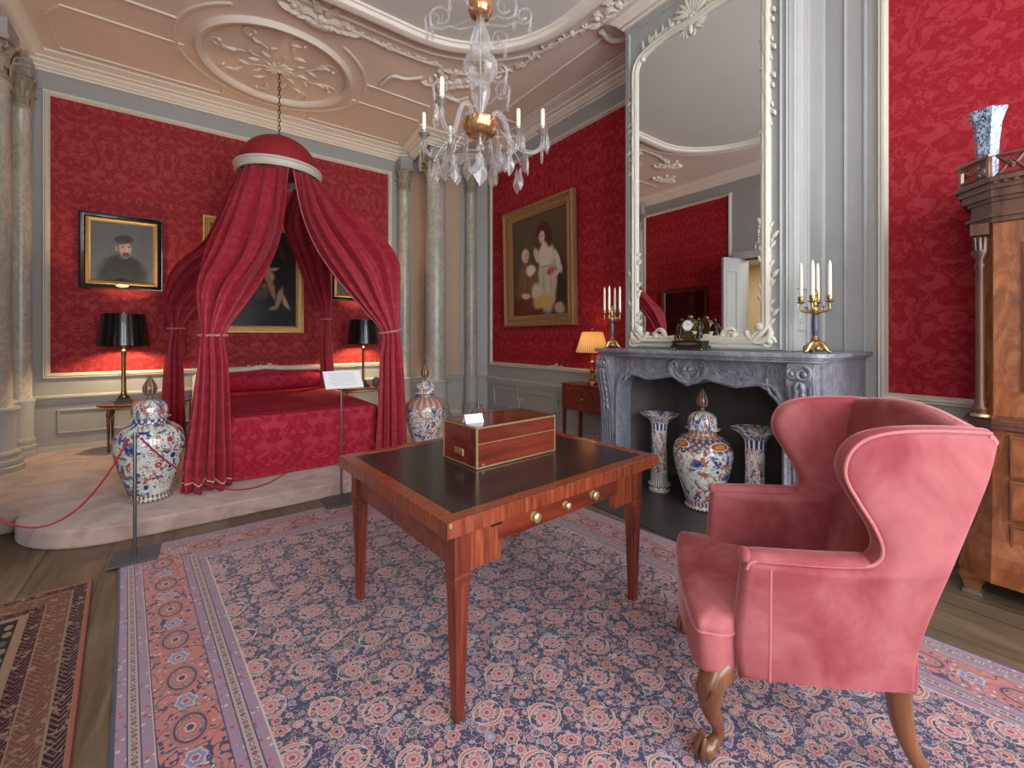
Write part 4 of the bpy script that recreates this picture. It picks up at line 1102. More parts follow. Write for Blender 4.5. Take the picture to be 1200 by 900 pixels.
# ------------------------------------------------------------------ bed
PL = .125
t = thing('bed', 'low bed covered in crimson damask with a white-edged headboard, on the carpeted platform', 'bed', (.79, 4.48, PL))
BW, BL, BH = .79, 2.40, .565
def cover(u, v):      # u across, v: 0 floor at foot .. 1 head
    pass
cv = MB()
def soft_box(mb, x0, x1, y0, y1, z0, z1, r=.05, n=5, wav=0.0):
    """box with rounded top edges and vertical corners, open at the bottom"""
    rows = []
    def ring(off, z, wv=0):
        pts = []; rr = max(.02, .07 - off)
        for (cx, cy, a) in ((x1 - rr - off, y1 - rr - off, 0), (x0 + rr + off, y1 - rr - off, 90), (x0 + rr + off, y0 + rr + off, 180), (x1 - rr - off, y0 + rr + off, 270)):
            for k in range(7):
                q = R(a + 15 * k); pts.append(Vector((cx + rr * math.cos(q), cy + rr * math.sin(q), z)))
        # resample evenly
        P = pts + [pts[0]]; L = [0]
        for i in range(len(P) - 1): L.append(L[-1] + (P[i + 1] - P[i]).length)
        N = 160; res = []; j = 0
        for i in range(N):
            d = L[-1] * i / N
            while L[j + 1] < d: j += 1
            p = P[j].lerp(P[j + 1], (d - L[j]) / max(1e-9, L[j + 1] - L[j]))
            if wv: 
                c = Vector(((x0 + x1) / 2, (y0 + y1) / 2, z)); nrm = (p - c).normalized(); p = p + nrm * wv * (math.sin(d * 9) + .6 * math.sin(d * 4.3 + 1))
            res.append(p)
        return res
    zs = [(0, z0, wav), (0, lerp(z0, z1, .4), wav * .6), (0, z1 - r * 2.2, wav * .15)]
    for k in range(n + 1):
        a = PI / 2 * k / n; zs.append((r * (1 - math.cos(a)), z1 - r + r * math.sin(a), 0))
    for k in range(1, 9): zs.append((r + k * .09 * (x1 - x0) / 1.6 * .98, z1 + .012 * math.sin(k), 0))
    rings = [ring(o, z, w) for o, z, w in zs]; N = 160
    vs = [p for rg in rings for p in rg]; fs = []
    for i in range(len(rings) - 1):
        for k in range(N): fs.append((i * N + k, i * N + (k + 1) % N, (i + 1) * N + (k + 1) % N, (i + 1) * N + k))
    fs.append([(len(rings) - 1) * N + k for k in range(N)])
    mb.add(vs, fs)
soft_box(cv, -BW, BW, 0, BL - .06, .008, BH, .045, wav=.006)
obj('bedspread', cv, m_bedd, t, smooth=60)
obj('mattress', MB().box(0, BL / 2, .27, 1.48, BL - .16, .5), m_redplain, t)
hb_ = [(-BW - .02, .0), (BW + .02, 0), (BW + .02, .78)] + [(BW + .02 - .10 * math.sin(R(a)), .78 + .08 * math.sin(R(a))) for a in (30, 60, 90)] + [(.25, .87), (.0, .895), (-.25, .87)] + [(-BW + .08 + -.10 * (1 - math.sin(R(a))), .78 + .08 * math.sin(R(a))) for a in (90, 60, 30)] + [(-BW - .02, .78)]
mh = lambda u, v, w: (u, BL - .03 - w, v)
hd = obj('headboard', MB().prism(hb_, -.02, .03, mh), m_bedd, t, smooth=30)
obj('headboard_frame', MB().frame(hb_, [(-.004, .03), (0, .045), (.02, .052), (.045, .045), (.055, .03)], True, mh), m_cream, hd)
og = MB()
for s in (-1, 1):
    scroll(og, lambda u, v, w: mh(u, v, w + .04), (s * .05, .885), .035, 0, 1.0, .01, sgn=s)
    leafy(og, lambda u, v, w: mh(u, v, w + .04), (s * .06, .885), (0 if s > 0 else PI), .14, .025, curl=-s * .15)
obj('headboard_carving', og, m_cream, hd)
bo = MB().tube([(x, BL - .22, BH + .11) for x in [-.74 + i * 1.48 / 20 for i in range(21)]], [.05, .09, .105] + [.11] * 15 + [.105, .09, .05], 18)
obj('bolster', bo, m_bedd, t, smooth=60)

# ------------------------------------------------------------------ domed bed canopy with four gathered curtains
RX, RY, RZ, RR = .80, 5.66, 3.335, .418
t = thing('bed_canopy', 'domed crimson canopy with four gathered curtains hanging from the ceiling over the bed', 'canopy', (0, 0, 0))
dome = [(RR * math.cos(R(a)), RR * math.sin(R(a)) * .93) for a in range(0, 90, 6)] + [(0, RR * .93)]
obj('dome', MB().lathe(dome, 48, (RX, RY, RZ + .03)), m_redplain, t)
obj('rim', MB().lathe([(RR - .005, -.055), (RR + .025, -.06), (RR + .035, -.04), (RR + .022, -.03), (RR + .03, .01), (RR + .045, .02), (RR + .04, .04), (RR - .005, .045), (RR - .005, -.055)], 64, (RX, RY, RZ), cap=False), m_cream, t)
ch_ = MB(); z = RZ + .42; k = 0
while z < ZC - .06:
    L_ = .045; M = Matrix.Translation((RX, RY, z + L_ / 2)) @ Matrix.Rotation(PI / 2 * (k % 2), 4, 'Z')
    pts = [M @ Vector((.013 * math.cos(2 * PI * i / 12), 0, .028 * math.sin(2 * PI * i / 12))) for i in range(13)]
    ch_.tube(pts, .0045, 6); z += .046; k += 1
obj('chain', ch_, m_bronze, t)
obj('finial', MB().lathe([(0, 0), (.03, .0), (.035, .02), (.015, .035), (.02, .05), (.0, .07)], 16, (RX, RY, RZ + .40)), m_bronze, t)
obj('ceiling_hook', MB().lathe([(0, -.05), (.02, -.045), (.05, -.01), (.055, 0)], 16, (RX, RY, ZC)), m_white, t)
def ringpt(a, dz=-.05, r=RR - .02): return Vector((RX + r * math.cos(R(a)), RY + r * math.sin(R(a)), RZ + dz))
def curtain(name, upper, lower, tie, nf=9, trims=(0,), amp=.03, seed=0, tassel=True, hem=0):
    """upper: rows of control points (outer edge .. inner edge) from the ring to the tie; lower: rows from the tie to the floor"""
    rows = upper + lower
    NU, NV = 150, 90
    fine = [cat(r, 14) for r in rows]
    fine = [[f[min(len(f) - 1, int(round(i / NU * (len(f) - 1))))] if False else None for i in range(NU + 1)] if False else f for f in fine]
    def samp(f, u):
        q = u * (len(f) - 1); i = min(int(q), len(f) - 2); return f[i].lerp(f[i + 1], q - i)
    G = [[samp(f, i / NU) for i in range(NU + 1)] for f in fine]
    cols = [cat([G[r][i] for r in range(len(rows))], 16) for i in range(NU + 1)]
    nr = len(rows); ti = len(upper) - 1
    rs = random.Random(seed); ph = [rs.uniform(-.6, .6) for _ in range(12)]
    P = []
    for j in range(NV + 1):
        q = j / NV; row = [samp(cols[i], q) for i in range(NU + 1)]; P.append(row)
    tq = ti / (nr - 1)
    out = []
    for j in range(NV + 1):
        q = j / NV; row = P[j]; new = []
        if q < tq: s = q / tq; A = amp * (.35 + .9 * math.sin(PI * min(1, s * 1.05))) ; A = lerp(A, amp * .45, max(0, (s - .8) / .2))
        else: s = (q - tq) / (1 - tq); A = amp * lerp(.45, 1.15, min(1, s * 1.8))
        wid = (row[-1] - row[0]).length
        A = min(A, wid * .16)
        for i in range(NU + 1):
            u = i / NU
            a = row[max(0, i - 2)]; b = row[min(NU, i + 2)]; d = (b - a); c = P[max(0, j - 1)][i]; e = P[min(NV, j + 1)][i]
            n = d.cross(e - c); n = n.normalized() if n.length > 1e-9 else Vector((0, -1, 0))
            w = 0
            uu = u + .03 * math.sin(q * 5 + ph[0] * 4) * math.sin(PI * u)
            w = math.sin(2 * PI * nf * uu + ph[1]) * .7 + math.sin(2 * PI * nf * 1.83 * uu + ph[2] + q * 2) * .35 + math.sin(2 * PI * nf * .47 * uu + ph[3]) * .5
            w *= math.sin(PI * min(1, max(0, u * 14 + .08))/2) * 1
            new.append(row[i] + n * (A * w))
        out.append(new)
    b = MB().grid(lambda u, v: out[int(round(v * NV))][int(round(u * NU))], NU, NV)
    c = obj(name, b, m_curt, t, smooth=80, solid=.006, recalc=False)
    for e in trims:
        col = NU - 1 if e else 1
        tb = MB().tube([out[j][col] + Vector((0, -.003, 0)) for j in range(0, NV + 1, 1)], .0055, 6)
        obj('edge_braid', tb, m_trim, c)
    if hem:
        jj = int(round(NV * hem)); obj('hem_braid', MB().tube([out[jj][i] + Vector((0, -.008, 0)) for i in range(0, NU + 1)], .006, 6), m_trim2, c)
    # tie-back cord round the waist
    r0 = P[int(round(tq * NV))]; ctr = (r0[0] + r0[-1]) / 2; w = (r0[-1] - r0[0]); hw_ = w.length / 2 + .016; d = w.normalized(); nn = d.cross(Vector((0, 0, 1))).normalized()
    ring = []
    for k in range(97):
        ring.append(ctr + d * hw_ * math.cos(2 * PI * k / 96) + nn * (.068 + amp * .6) * math.sin(2 * PI * k / 96) + Vector((0, 0, .006 * math.sin(k * 1.4))))
    obj('tieback', MB().tube(ring, .009, 6), m_trim, c)
    if tassel:
        p = ctr + d * hw_ * .9
        tb = MB().tube([p, p + Vector((0, 0, -.12))], .004, 6).lathe([(0, 0), (.012, .0), (.014, -.03), (.01, -.04), (.018, -.06), (.022, -.16), (0, -.16)], 10, p + Vector((0, 0, -.12)))
        obj('tassel', tb, m_rope, c)
    return c
# front left: bulging over its tie, flaring to the floor
m_trim2 = material('silver braid', plain(srgb(214, 180, 172), 90, .2), rough=.5)
def row(pts): return [Vector(p) for p in pts]
UL = [
    row([ringpt(190), ringpt(215), ringpt(240), ringpt(262), ringpt(275)]),
    row([at(262, 246, Y=5.30), at(272, 252, Y=5.10), at(296, 258, Y=5.00), at(322, 255, Y=5.02), at(333, 250, Y=5.10)]),
    row([at(243, 284, Y=5.02), at(256, 296, Y=4.82), at(284, 298, Y=4.74), at(312, 292, Y=4.78), at(326, 285, Y=4.88)]),
    row([at(233, 322, Y=4.72), at(240, 332, Y=4.56), at(262, 334, Y=4.50), at(290, 330, Y=4.56), at(311, 322, Y=4.68)]),
    row([at(232, 358, Y=4.56), at(238, 364, Y=4.46), at(252, 365, Y=4.42), at(272, 362, Y=4.46), at(288, 356, Y=4.56)]),
    row([at(235, 393, Y=4.50), at(239, 394, Y=4.44), at(247, 395, Y=4.41), at(258, 394, Y=4.44), at(264, 393, Y=4.50)])]
LL = [
    row([at(231, 430, Y=4.46), at(238, 431, Y=4.40), at(248, 432, Y=4.37), at(260, 431, Y=4.38), at(267, 429, Y=4.42)]),
    row([at(222, 490, Y=4.44), at(234, 491, Y=4.36), at(247, 492, Y=4.33), at(260, 491, Y=4.34), at(270, 488, Y=4.38)]),
    row([at(214, 545, Y=4.42), at(228, 546, Y=4.32), at(244, 546, Y=4.28), at(260, 545, Y=4.30), at(271, 543, Y=4.36)]),
    row([at(211, 583, Y=4.36), at(226, 581, Y=4.32), at(242, 577, Y=4.32), at(258, 572, Y=4.32), at(271, 566, Y=4.38)])]
def floor_clip(rows, z=PL + .02):
    for p in rows[-1]: p.z = z + .0
floor_clip(LL)
curtain('curtain', UL, LL, None, 5, (1,), .048, 3, tassel=False, hem=.955)
# front right
UR = [
    row([ringpt(282), ringpt(298), ringpt(315), ringpt(335), ringpt(352)]),
    row([at(352, 246, Y=5.10), at(366, 248, Y=5.02), at(385, 250, Y=5.0), at(402, 248, Y=5.06), at(412, 244, Y=5.20)]),
    row([at(367, 286, Y=4.92), at(386, 286, Y=4.80), at(408, 282, Y=4.76), at(430, 276, Y=4.84), at(446, 276, Y=4.98)]),
    row([at(393, 326, Y=4.72), at(410, 322, Y=4.60), at(430, 316, Y=4.56), at(452, 308, Y=4.60), at(468, 306, Y=4.72)]),
    row([at(424, 362, Y=4.58), at(434, 359, Y=4.50), at(446, 356, Y=4.46), at(459, 350, Y=4.48), at(469, 346, Y=4.58)]),
    row([at(447, 390, Y=4.50), at(452, 390, Y=4.45), at(458, 390, Y=4.42), at(464, 388, Y=4.44), at(468, 387, Y=4.50)])]
LR = [
    row([at(445, 420, Y=4.48), at(451, 421, Y=4.42), at(458, 421, Y=4.39), at(466, 420, Y=4.41), at(471, 418, Y=4.46)]),
    row([at(443, 470, Y=4.46), at(450, 471, Y=4.38), at(459, 471, Y=4.35), at(468, 470, Y=4.38), at(474, 468, Y=4.44)]),
    row([at(440, 520, Y=4.44), at(449, 521, Y=4.34), at(459, 521, Y=4.31), at(469, 520, Y=4.34), at(476, 517, Y=4.42)]),
    row([at(438, 545, Y=4.40), at(448, 545, Y=4.34), at(459, 545, Y=4.30), at(470, 543, Y=4.34), at(477, 540, Y=4.40)])]
floor_clip(LR)
curtain('curtain', UR, LR, None, 5, (0,), .048, 5, tassel=False, hem=.955)
# rear left
BLr = [
    row([ringpt(185), ringpt(170), ringpt(155), ringpt(138), ringpt(120)]),
    row([at(244, 276, Y=5.9), at(252, 282, Y=5.95), at(262, 286, Y=6.0), at(274, 288, Y=6.1), at(286, 288, Y=6.2)]),
    row([at(205, 310, Y=6.2), at(215, 322, Y=6.22), at(228, 330, Y=6.26), at(243, 334, Y=6.32), at(256, 336, Y=6.4)]),
    row([at(191, 345, Y=6.38), at(198, 354, Y=6.36), at(208, 358, Y=6.38), at(220, 360, Y=6.42), at(232, 360, Y=6.5)]),
    row([at(198, 386, Y=6.46), at(201, 387, Y=6.42), at(206, 387, Y=6.40), at(210, 387, Y=6.42), at(214, 386, Y=6.48)])]
LB = [
    row([at(193, 410, Y=6.46), at(198, 411, Y=6.41), at(204, 411, Y=6.39), at(209, 411, Y=6.41), at(214, 410, Y=6.46)]),
    row([at(190, 450, Y=6.46), at(196, 451, Y=6.40), at(203, 451, Y=6.37), at(210, 451, Y=6.40), at(215, 450, Y=6.46)]),
    row([at(186, 500, Y=6.46), at(195, 500, Y=6.40), at(203, 500, Y=6.37), at(211, 500, Y=6.40), at(217, 500, Y=6.46)])]
floor_clip(LB)
for p in LB[-1]: p.x += .0
curtain('curtain', BLr, LB, None, 5, (1,), .036, 8)
# rear right
BRr = [
    row([ringpt(60), ringpt(45), ringpt(30), ringpt(12), ringpt(355)]),
    row([at(332, 262, Y=6.15), at(342, 264, Y=6.1), at(352, 262, Y=6.05), at(364, 260, Y=6.0), at(374, 258, Y=5.9)]),
    row([at(346, 302, Y=6.35), at(356, 304, Y=6.3), at(364, 304, Y=6.26), at(376, 302, Y=6.22), at(386, 300, Y=6.2)]),
    row([at(362, 342, Y=6.45), at(368, 342, Y=6.42), at(375, 342, Y=6.40), at(382, 342, Y=6.38), at(388, 341, Y=6.40)]),
    row([at(378, 375, Y=6.48), at(380, 375, Y=6.44), at(382, 375, Y=6.42), at(385, 375, Y=6.44), at(387, 375, Y=6.48)])]
LB2 = [
    row([at(376, 400, Y=6.48), at(379, 400, Y=6.43), at(382, 400, Y=6.41), at(385, 400, Y=6.43), at(388, 400, Y=6.48)]),
    row([at(375, 440, Y=6.48), at(379, 440, Y=6.42), at(383, 440, Y=6.40), at(387, 440, Y=6.42), at(390, 440, Y=6.48)]),
    row([at(374, 480, Y=6.48), at(379, 480, Y=6.42), at(383, 480, Y=6.40), at(388, 480, Y=6.42), at(392, 480, Y=6.48)])]
floor_clip(LB2)
curtain('curtain', BRr, LB2, None, 4, (1,), .030, 11)

# ------------------------------------------------------------------ bedside tables and lamps
def side_round(label, x, y, w, d):
    t = thing('bedside_table', label, 'table', (x, y, PL), 0, None); H = .52
    N = 28; top_ = [(w / 2 * math.cos(2 * PI * k / N), d / 2 * math.sin(2 * PI * k / N)) for k in range(N)]
    obj('tabletop', MB().prism(top_, H - .022, H), m_mah, t, bevel=.005)
    obj('apron', MB().frame([(a * .86, b * .82) for a, b in top_], [(0, H - .05), (.012, H - .05), (.012, H - .02), (0, H - .02)], True, cprof=True), m_brass, t)
    for sx in (-1, 1):
        for sy in (-1, 1):
            lx, ly = sx * w * .36, sy * d * .30
            obj('leg', MB().lathe([(.012, 0), (.014, .02), (.010, .03), (.013, .25), (.017, .36), (.010, .375), (.020, .39), (.024, .41), (.018, .44), (.012, .45), (.013, H - .045)], 12, (lx, ly, 0)), m_mahz, t)
    sb = MB()
    for sx in (-1, 1): sb.box(sx * w * .36, 0, .035, .022, d * .62, .02)
    sb.tube([(-w * .36, 0, .035), (-w * .15, -.03, .05), (w * .15, -.03, .05), (w * .36, 0, .035)], .009, 8)
    obj('stretcher', sb, m_walnut, t)
    return t
side_round('small oval side table under the left black-shaded lamp', -.46, 6.64, .86, .48)
side_round('small oval side table under the right black-shaded lamp', 2.10, 6.66, .80, .46)
def black_lamp(label, x, y):
    z = PL + .521
    t = thing('table_lamp', label, 'lamp', (x, y, z))
    obj('base', MB().box(0, 0, .02, .15, .15, .04).box(0, 0, .05, .12, .12, .02).lathe([(.05, .06), (.05, .08), (.03, .10), (.027, .11)], 20), m_bronze, t)
    obj('pole', MB().lathe([(.027, .11), (.024, .13), (.021, .15), (.020, .56), (.023, .58), (.024, .61), (.012, .62), (.012, .72), (0, .72)], 20, mod=lambda a, z: 1 + .05 * math.cos(a * 10)), m_brass2, t)
    obj('lamp_shade', MB().lathe([(.236, .67), (.234, .66), (.19, 1.03), (.188, 1.03), (.232, .67)], 40, cap=False), m_black, t)
    obj('shade_carrier', MB().tube([(-.19, 0, 1.0), (.19, 0, 1.0)], .003, 6).tube([(0, -.19, 1.0), (0, .19, 1.0)], .003, 6).tube([(0, 0, .72), (0, 0, 1.05)], .004, 6), m_brass, t)
    obj('bulb', MB().ell((0, 0, .80), (.03, .03, .045), 14, 10), m_bulb, t)
    l = bpy.data.lights.new('bulb_light', 'POINT'); l.energy = 105; l.color = (1.0, .70, .36); l.shadow_soft_size = .045
    o = bpy.data.objects.new('bulb_light', l); COL.objects.link(o); o.parent = t; o.location = (0, 0, .80)
    return t
m_brass2 = material('aged brass column', plain(srgb(128, 108, 72), 30, .3), rough=.3, metal=.9)
m_bulb = material('lit bulb', srgb(255, 220, 160), emit=(1, .72, .38, 1), estr=20.0)
black_lamp('tall brass lamp with a black shade, left of the bed', -.655, 6.62)
black_lamp('tall brass lamp with a black shade, right of the bed', 2.08, 6.62)
t = thing('photo_frame', 'little dark oval photo frame standing beside the right bedside lamp', 'picture frame', (2.235, 6.50, PL + .521), R(-10))
ov = [(.06 * math.cos(2 * PI * k / 24), .08 + .08 * math.sin(2 * PI * k / 24)) for k in range(24)]
obj('frame', MB().frame(ov, [(0, 0), (0, .012), (.014, .014), (.018, 0)], True, lambda u, v, w: (u, -w, v)), m_bronze, t)
obj('picture', MB().prism([(a * .85, .08 + (b - .08) * .85) for a, b in ov], 0, .003, lambda u, v, w: (u, -w, v)), m_pt5, t)
obj('stand', MB().box(0, .02, .04, .02, .04, .08), m_bronze, t)

# ------------------------------------------------------------------ lidded jars and trumpet vases
JAR = cat([(.125, 0), (.14, .012), (.128, .035), (.150, .11), (.190, .24), (.222, .38), (.228, .46), (.205, .535), (.155, .58), (.116, .598), (.108, .612), (.108, .642)], 5)
JAR = [(p[0], p[1]) for p in JAR]
LID = cat([(.104, .650), (.132, .640), (.134, .648), (.114, .655), (.116, .69), (.108, .735), (.080, .768), (.035, .785)], 4)
FIN = cat([(.035, .783), (.020, .79), (.016, .815), (.034, .825), (.046, .86), (.043, .89), (.026, .93), (.008, .965), (.0, .975)], 4)
def jar(label, x, y, z, mt, lobes=8, amp=.02, s=1.0):
    t = thing('lidded_jar', label, 'jar', (x, y, z), 0.4, None)
    md = (lambda a, zz: 1 + amp * abs(math.cos(a * lobes / 2)) - amp * .5) if lobes else None
    S = lambda P: [(a * s, b * s) for a, b in P]
    obj('body', MB().lathe(S(JAR), 64, mod=md), mt, t, smooth=60)
    l = obj('lid', MB().lathe(S([(p[0], p[1]) for p in LID]), 64, mod=md, cap=True), mt, t, smooth=60)
    obj('finial', MB().lathe(S([(p[0], p[1]) for p in FIN]), 24, mod=lambda a, zz: 1 + .06 * math.cos(a * 6)), m_finial, l, smooth=60)
    return t
jar('large lidded blue, white and orange jar standing left of the bed on the platform edge', -.285, 4.45, PL + .002, m_im1)
jar('lidded jar with orange blossom, right of the bed behind the writing table', 2.13, 4.54, PL + .002, m_im2)
jar('lidded jar standing inside the fireplace between two trumpet vases', 3.37, 1.89, .010, m_im3, 0)
TR = cat([(.088, 0), (.095, .012), (.090, .028), (.074, .035), (.098, .06), (.100, .075), (.078, .09), (.074, .20), (.080, .215), (.070, .225), (.068, .44), (.072, .56), (.084, .640), (.115, .680), (.170, .700)], 4)
TRi = [(.168, .696), (.11, .660), (.076, .61), (.06, .5), (.055, .1), (0, .1)]
def trumpet(label, x, y):
    t = thing('trumpet_vase', label, 'vase', (x, y, .010), random.random() * 6, 'trumpet vases in the fireplace')
    obj('body', MB().lathe([(p[0], p[1]) for p in TR] + TRi, 48, cap=True), m_im4, t, smooth=60)
    return t
trumpet('slender trumpet vase with a wide lip, left of the lidded jar in the fireplace', 3.40, 2.32)
trumpet('slender trumpet vase with a wide lip, right of the lidded jar in the fireplace', 3.42, 1.50)
# ------------------------------------------------------------------ rugs (1 cm thick, knotted pile)
def rug(name, label, cs, W, L, mt, group=None):
    n, k = 30, 40; c0, c1, c2, c3 = [Vector(c) for c in cs]   # c0 = (u0,v0), c1=(W,0), c2=(W,L), c3=(0,L)
    b = MB()
    def P(u, v, z):
        p = c0.lerp(c1, u).lerp(c3.lerp(c2, u), v); wob = .006 * math.sin(v * 9 + u * 5)
        return (p.x + (wob if u in (0, 1) else 0), p.y + (wob if v in (0, 1) else 0), z)
    b.grid(lambda u, v: P(u, v, .012), n, k, su=W, sv=L)
    o_ = len(b.v)
    b.grid(lambda u, v: P(u, v, .001), n, k, su=W, sv=L)
    edge = [(i / n, 0) for i in range(n)] + [(1, j / k) for j in range(k)] + [(1 - i / n, 1) for i in range(n)] + [(0, 1 - j / k) for j in range(k)]
    vs = [P(u, v, z) for z in (.001, .012) for u, v in edge]; N = len(edge)
    b.add(vs, [(i, (i + 1) % N, N + (i + 1) % N, N + i) for i in range(N)], [[(edge[i][0] * W, edge[i][1] * L)] * 4 for i in range(N)])
    o = obj(name, b, mt, None, smooth=30); tag(o, label, 'rug'); return o
rug('persian_rug', 'large persian rug with navy flowered field and coral border under the writing table',
    [(.03, -.62, 0), (2.83, -.62, 0), (2.45, 3.78, 0), (-.40, 3.735, 0)], RW, RL, m_rug)
rug('small_rug', 'small dark striped rug at the left, beside the large persian rug',
    [(-.47, 3.41, 0), (-.27, 1.45, 0), (-1.45, 1.40, 0), (-1.45, 3.33, 0)], 1.97, 1.15, None or m_rug2)
sr = bpy.data.objects['small_rug']
# its UV runs u = distance from the right edge, v = distance from the far edge
me = sr.data; ul = me.uv_layers[0]
for lp_ in me.loops:
    co = me.vertices[lp_.vertex_index].co
    right = lerp(-.47, -.27, (3.41 - co.y) / 1.96)
    ul.data[lp_.index].uv = (right - co.x, 3.41 - .06 * (right - co.x) - co.y)

# ------------------------------------------------------------------ writing table
TA = R(3.6)
t = thing('writing_table', 'mahogany writing table with a black leather top and fluted tapering legs', 'table', (1.342, 1.925, .0), TA)
TW, TD, TH = 1.35, 1.125, .755
fr = MB().frame(rect(-TW / 2, -TD / 2, TW / 2, TD / 2), [(0, TH - .058), (0, TH - .002), (.003, TH), (.062, TH), (.065, TH - .004), (.065, TH - .058)], True, cprof=True)
tp = obj('tabletop', fr, m_cross, t, smooth=30)
obj('leather_panel', MB().box(0, 0, TH - .006, TW - .128, TD - .128, .007), m_leather, tp)
obj('underboard', MB().box(0, 0, TH - .035, TW - .12, TD - .12, .045), m_mah, tp)
oxl, oyl = -.055, -.045      # the frame sits a little to the left of the slid top
LX, LY = .55, .475
def lleg(lx, ly):
    b = MB(); s0, s1 = .030, .017
    n = 20; zs = [.0, .02, .03, .05] + [lerp(.06, .50, i / 8) for i in range(9)] + [.505]
    def sect(h, z, fl):
        pts = []
        for (ax, ay) in ((1, 0), (0, 1), (-1, 0), (0, -1)):
            for k in range(12):
                q = -1 + 2 * k / 12; g = fl * h * .13 * (abs(math.sin(1.5 * PI * (q + 1))) ** .5) if abs(q) < .97 else 0
                px, py = (ax * (h - g) - ay * q * h, ay * (h - g) + ax * q * h); pts.append((px, py, z))
        return pts
    rows = []
    for z in zs:
        h = lerp(s1, s0, z / .5); fl = 1 if z > .055 and z < .49 else 0
        if z < .03: h *= 1.12
        rows.append(sect(h, z, fl))
    rows += [sect(.037, .515, 0), sect(.037, .53, 0), sect(.031, .535, 0), sect(.034, .545, 0), sect(.034, TH - .058, 0)]
    N = 48; vs = [p for r in rows for p in r]
    fs = [(i * N + k, i * N + (k + 1) % N, (i + 1) * N + (k + 1) % N, (i + 1) * N + k) for i in range(len(rows) - 1) for k in range(N)] + [list(range(N)), [(len(rows) - 1) * N + k for k in range(N)]]
    b.add([(v[0] + lx, v[1] + ly, v[2]) for v in vs], fs); return b
for sx in (-1, 1):
    for sy in (-1, 1):
        o = obj('leg', lleg(oxl + sx * LX, oyl + sy * LY), m_mahz, t, smooth=35); o.location = (0, 0, .0125)
        obj('caster', MB().lathe([(.012, .0), (.016, .004), (.016, .012), (.01, .0125)], 12, (oxl + sx * LX, oyl + sy * LY, 0)), m_brass, o)
# aprons: deep blocks at the ends, shallower drawer in the middle
zt = TH - .058
ap = MB()
for sy in (-1, 1):
    y = oyl + sy * (LY + .005)
    for sx in (-1, 1): ap.box(oxl + sx * (LX - .105), y, zt - .075, .16, .035, .15)
    ap.box(oxl, y + (.01 if sy < 0 else -.01), zt - .045, LX * 2 - .3, .03, .09)
    obj('apron', ap, m_cross, t); ap = MB()
for sx in (-1, 1): obj('side_apron', MB().box(oxl + sx * (LX + .002), oyl, zt - .065, .035, LY * 2 - .06, .13), m_mah, t)  # darker wood than the front apron, side shade put into the colour
dz = MB().box(oxl, oyl - LY - .012, zt - .042, LX * 2 - .34, .022, .078)
dw = obj('drawer', dz, m_mah, t, bevel=.002)
for kx in (-.19, 0, .19):
    q = 1.0 if kx else .8
    obj('knob' if kx else 'key_plate', MB().lathe([(.022 * q, 0), (.022 * q, .004), (.010 * q, .007), (.009 * q, .012), (.018 * q, .018), (.020 * q, .025), (.012 * q, .031), (0, .032)], 20, M=Matrix.Translation((oxl + kx, oyl - LY - .023, zt - .038)) @ Matrix.Rotation(R(90), 4, 'X')), m_brass, dw)
obj('corner_lug', MB().box(-TW / 2 + .012, -TD / 2 - .001, TH - .012, .012, .004, .016), m_brass, tp)
obj('slide_catch', MB().box(oxl - LX + .16, oyl - LY - .025, zt - .012, .05, .01, .008), m_bronze, t)

# ------------------------------------------------------------------ brass bound box and card
BWx, BDy, BHz = .552, .312, .205
bc = Vector((1.104, 1.774, 0)); ca, sa = math.cos(TA), math.sin(TA)
bx = bc.x + (BWx / 2) * ca - (BDy / 2) * sa; by = bc.y + (BWx / 2) * sa + (BDy / 2) * ca
t = thing('writing_box', 'closed mahogany box with brass edges on the black leather table top', 'box', (bx, by, TH + .0005), TA)
obj('body', MB().box(0, 0, .06, BWx - .004, BDy - .004, .118), m_mahbox, t)
ld = obj('lid', MB().box(0, 0, .163, BWx - .004, BDy - .004, .084), m_mahbox, t)
e = MB(); q = .009
for z in (q / 2, ): 
    for s in (-1, 1): e.box(0, s * (BDy - q) / 2, z, BWx, q, q).box(s * (BWx - q) / 2, 0, z, q, BDy, q)
for sx in (-1, 1):
    for sy in (-1, 1): e.box(sx * (BWx - q) / 2, sy * (BDy - q) / 2, .06, q + .001, q + .001, .12)
obj('brass_edging', e, m_brass, t)
e = MB()
for s in (-1, 1): e.box(0, s * (BDy - q) / 2, BHz - q / 2, BWx, q, q).box(s * (BWx - q) / 2, 0, BHz - q / 2, q, BDy, q)
for s in (-1, 1): e.box(0, s * (BDy - .004) / 2, .1215, BWx - .01, .0055, .004)
for sx in (-1, 1):
    for sy in (-1, 1): e.box(sx * (BWx - q) / 2, sy * (BDy - q) / 2, .163, q + .001, q + .001, .085)
obj('brass_edging', e, m_brass, ld)
h = MB().box(-BWx / 2 - .001, .0, .062, .004, .085, .036)
ho = obj('handle_plate', h, m_brass, t, bevel=.002)
obj('handle', MB().tube([(-BWx / 2 - .004, -.03, .066), (-BWx / 2 - .008, -.03, .05), (-BWx / 2 - .008, .03, .05), (-BWx / 2 - .004, .03, .066)], .003, 6), m_brass2, ho)
obj('stamp', MB().box(-.235, -BDy / 2 - .0005, .018, .018, .002, .008), m_silver, t)
t2 = thing('tent_card', 'small white folded card standing on the lid of the brass bound box', 'card', (1.166, 1.905, TH + BHz + .001), TA + R(-12))
cw, chh, cd = .10, .042, .022
cdm = MB().quad((-cw / 2, -cd, 0), (cw / 2, -cd, 0), (cw / 2, 0, chh), (-cw / 2, 0, chh)).quad((-cw / 2, 0, chh), (cw / 2, 0, chh), (cw / 2, cd, 0), (-cw / 2, cd, 0))
obj('folded_sheet', cdm, m_paper, t2, smooth=0, solid=.0012, weld=True)
pr_ = MB()
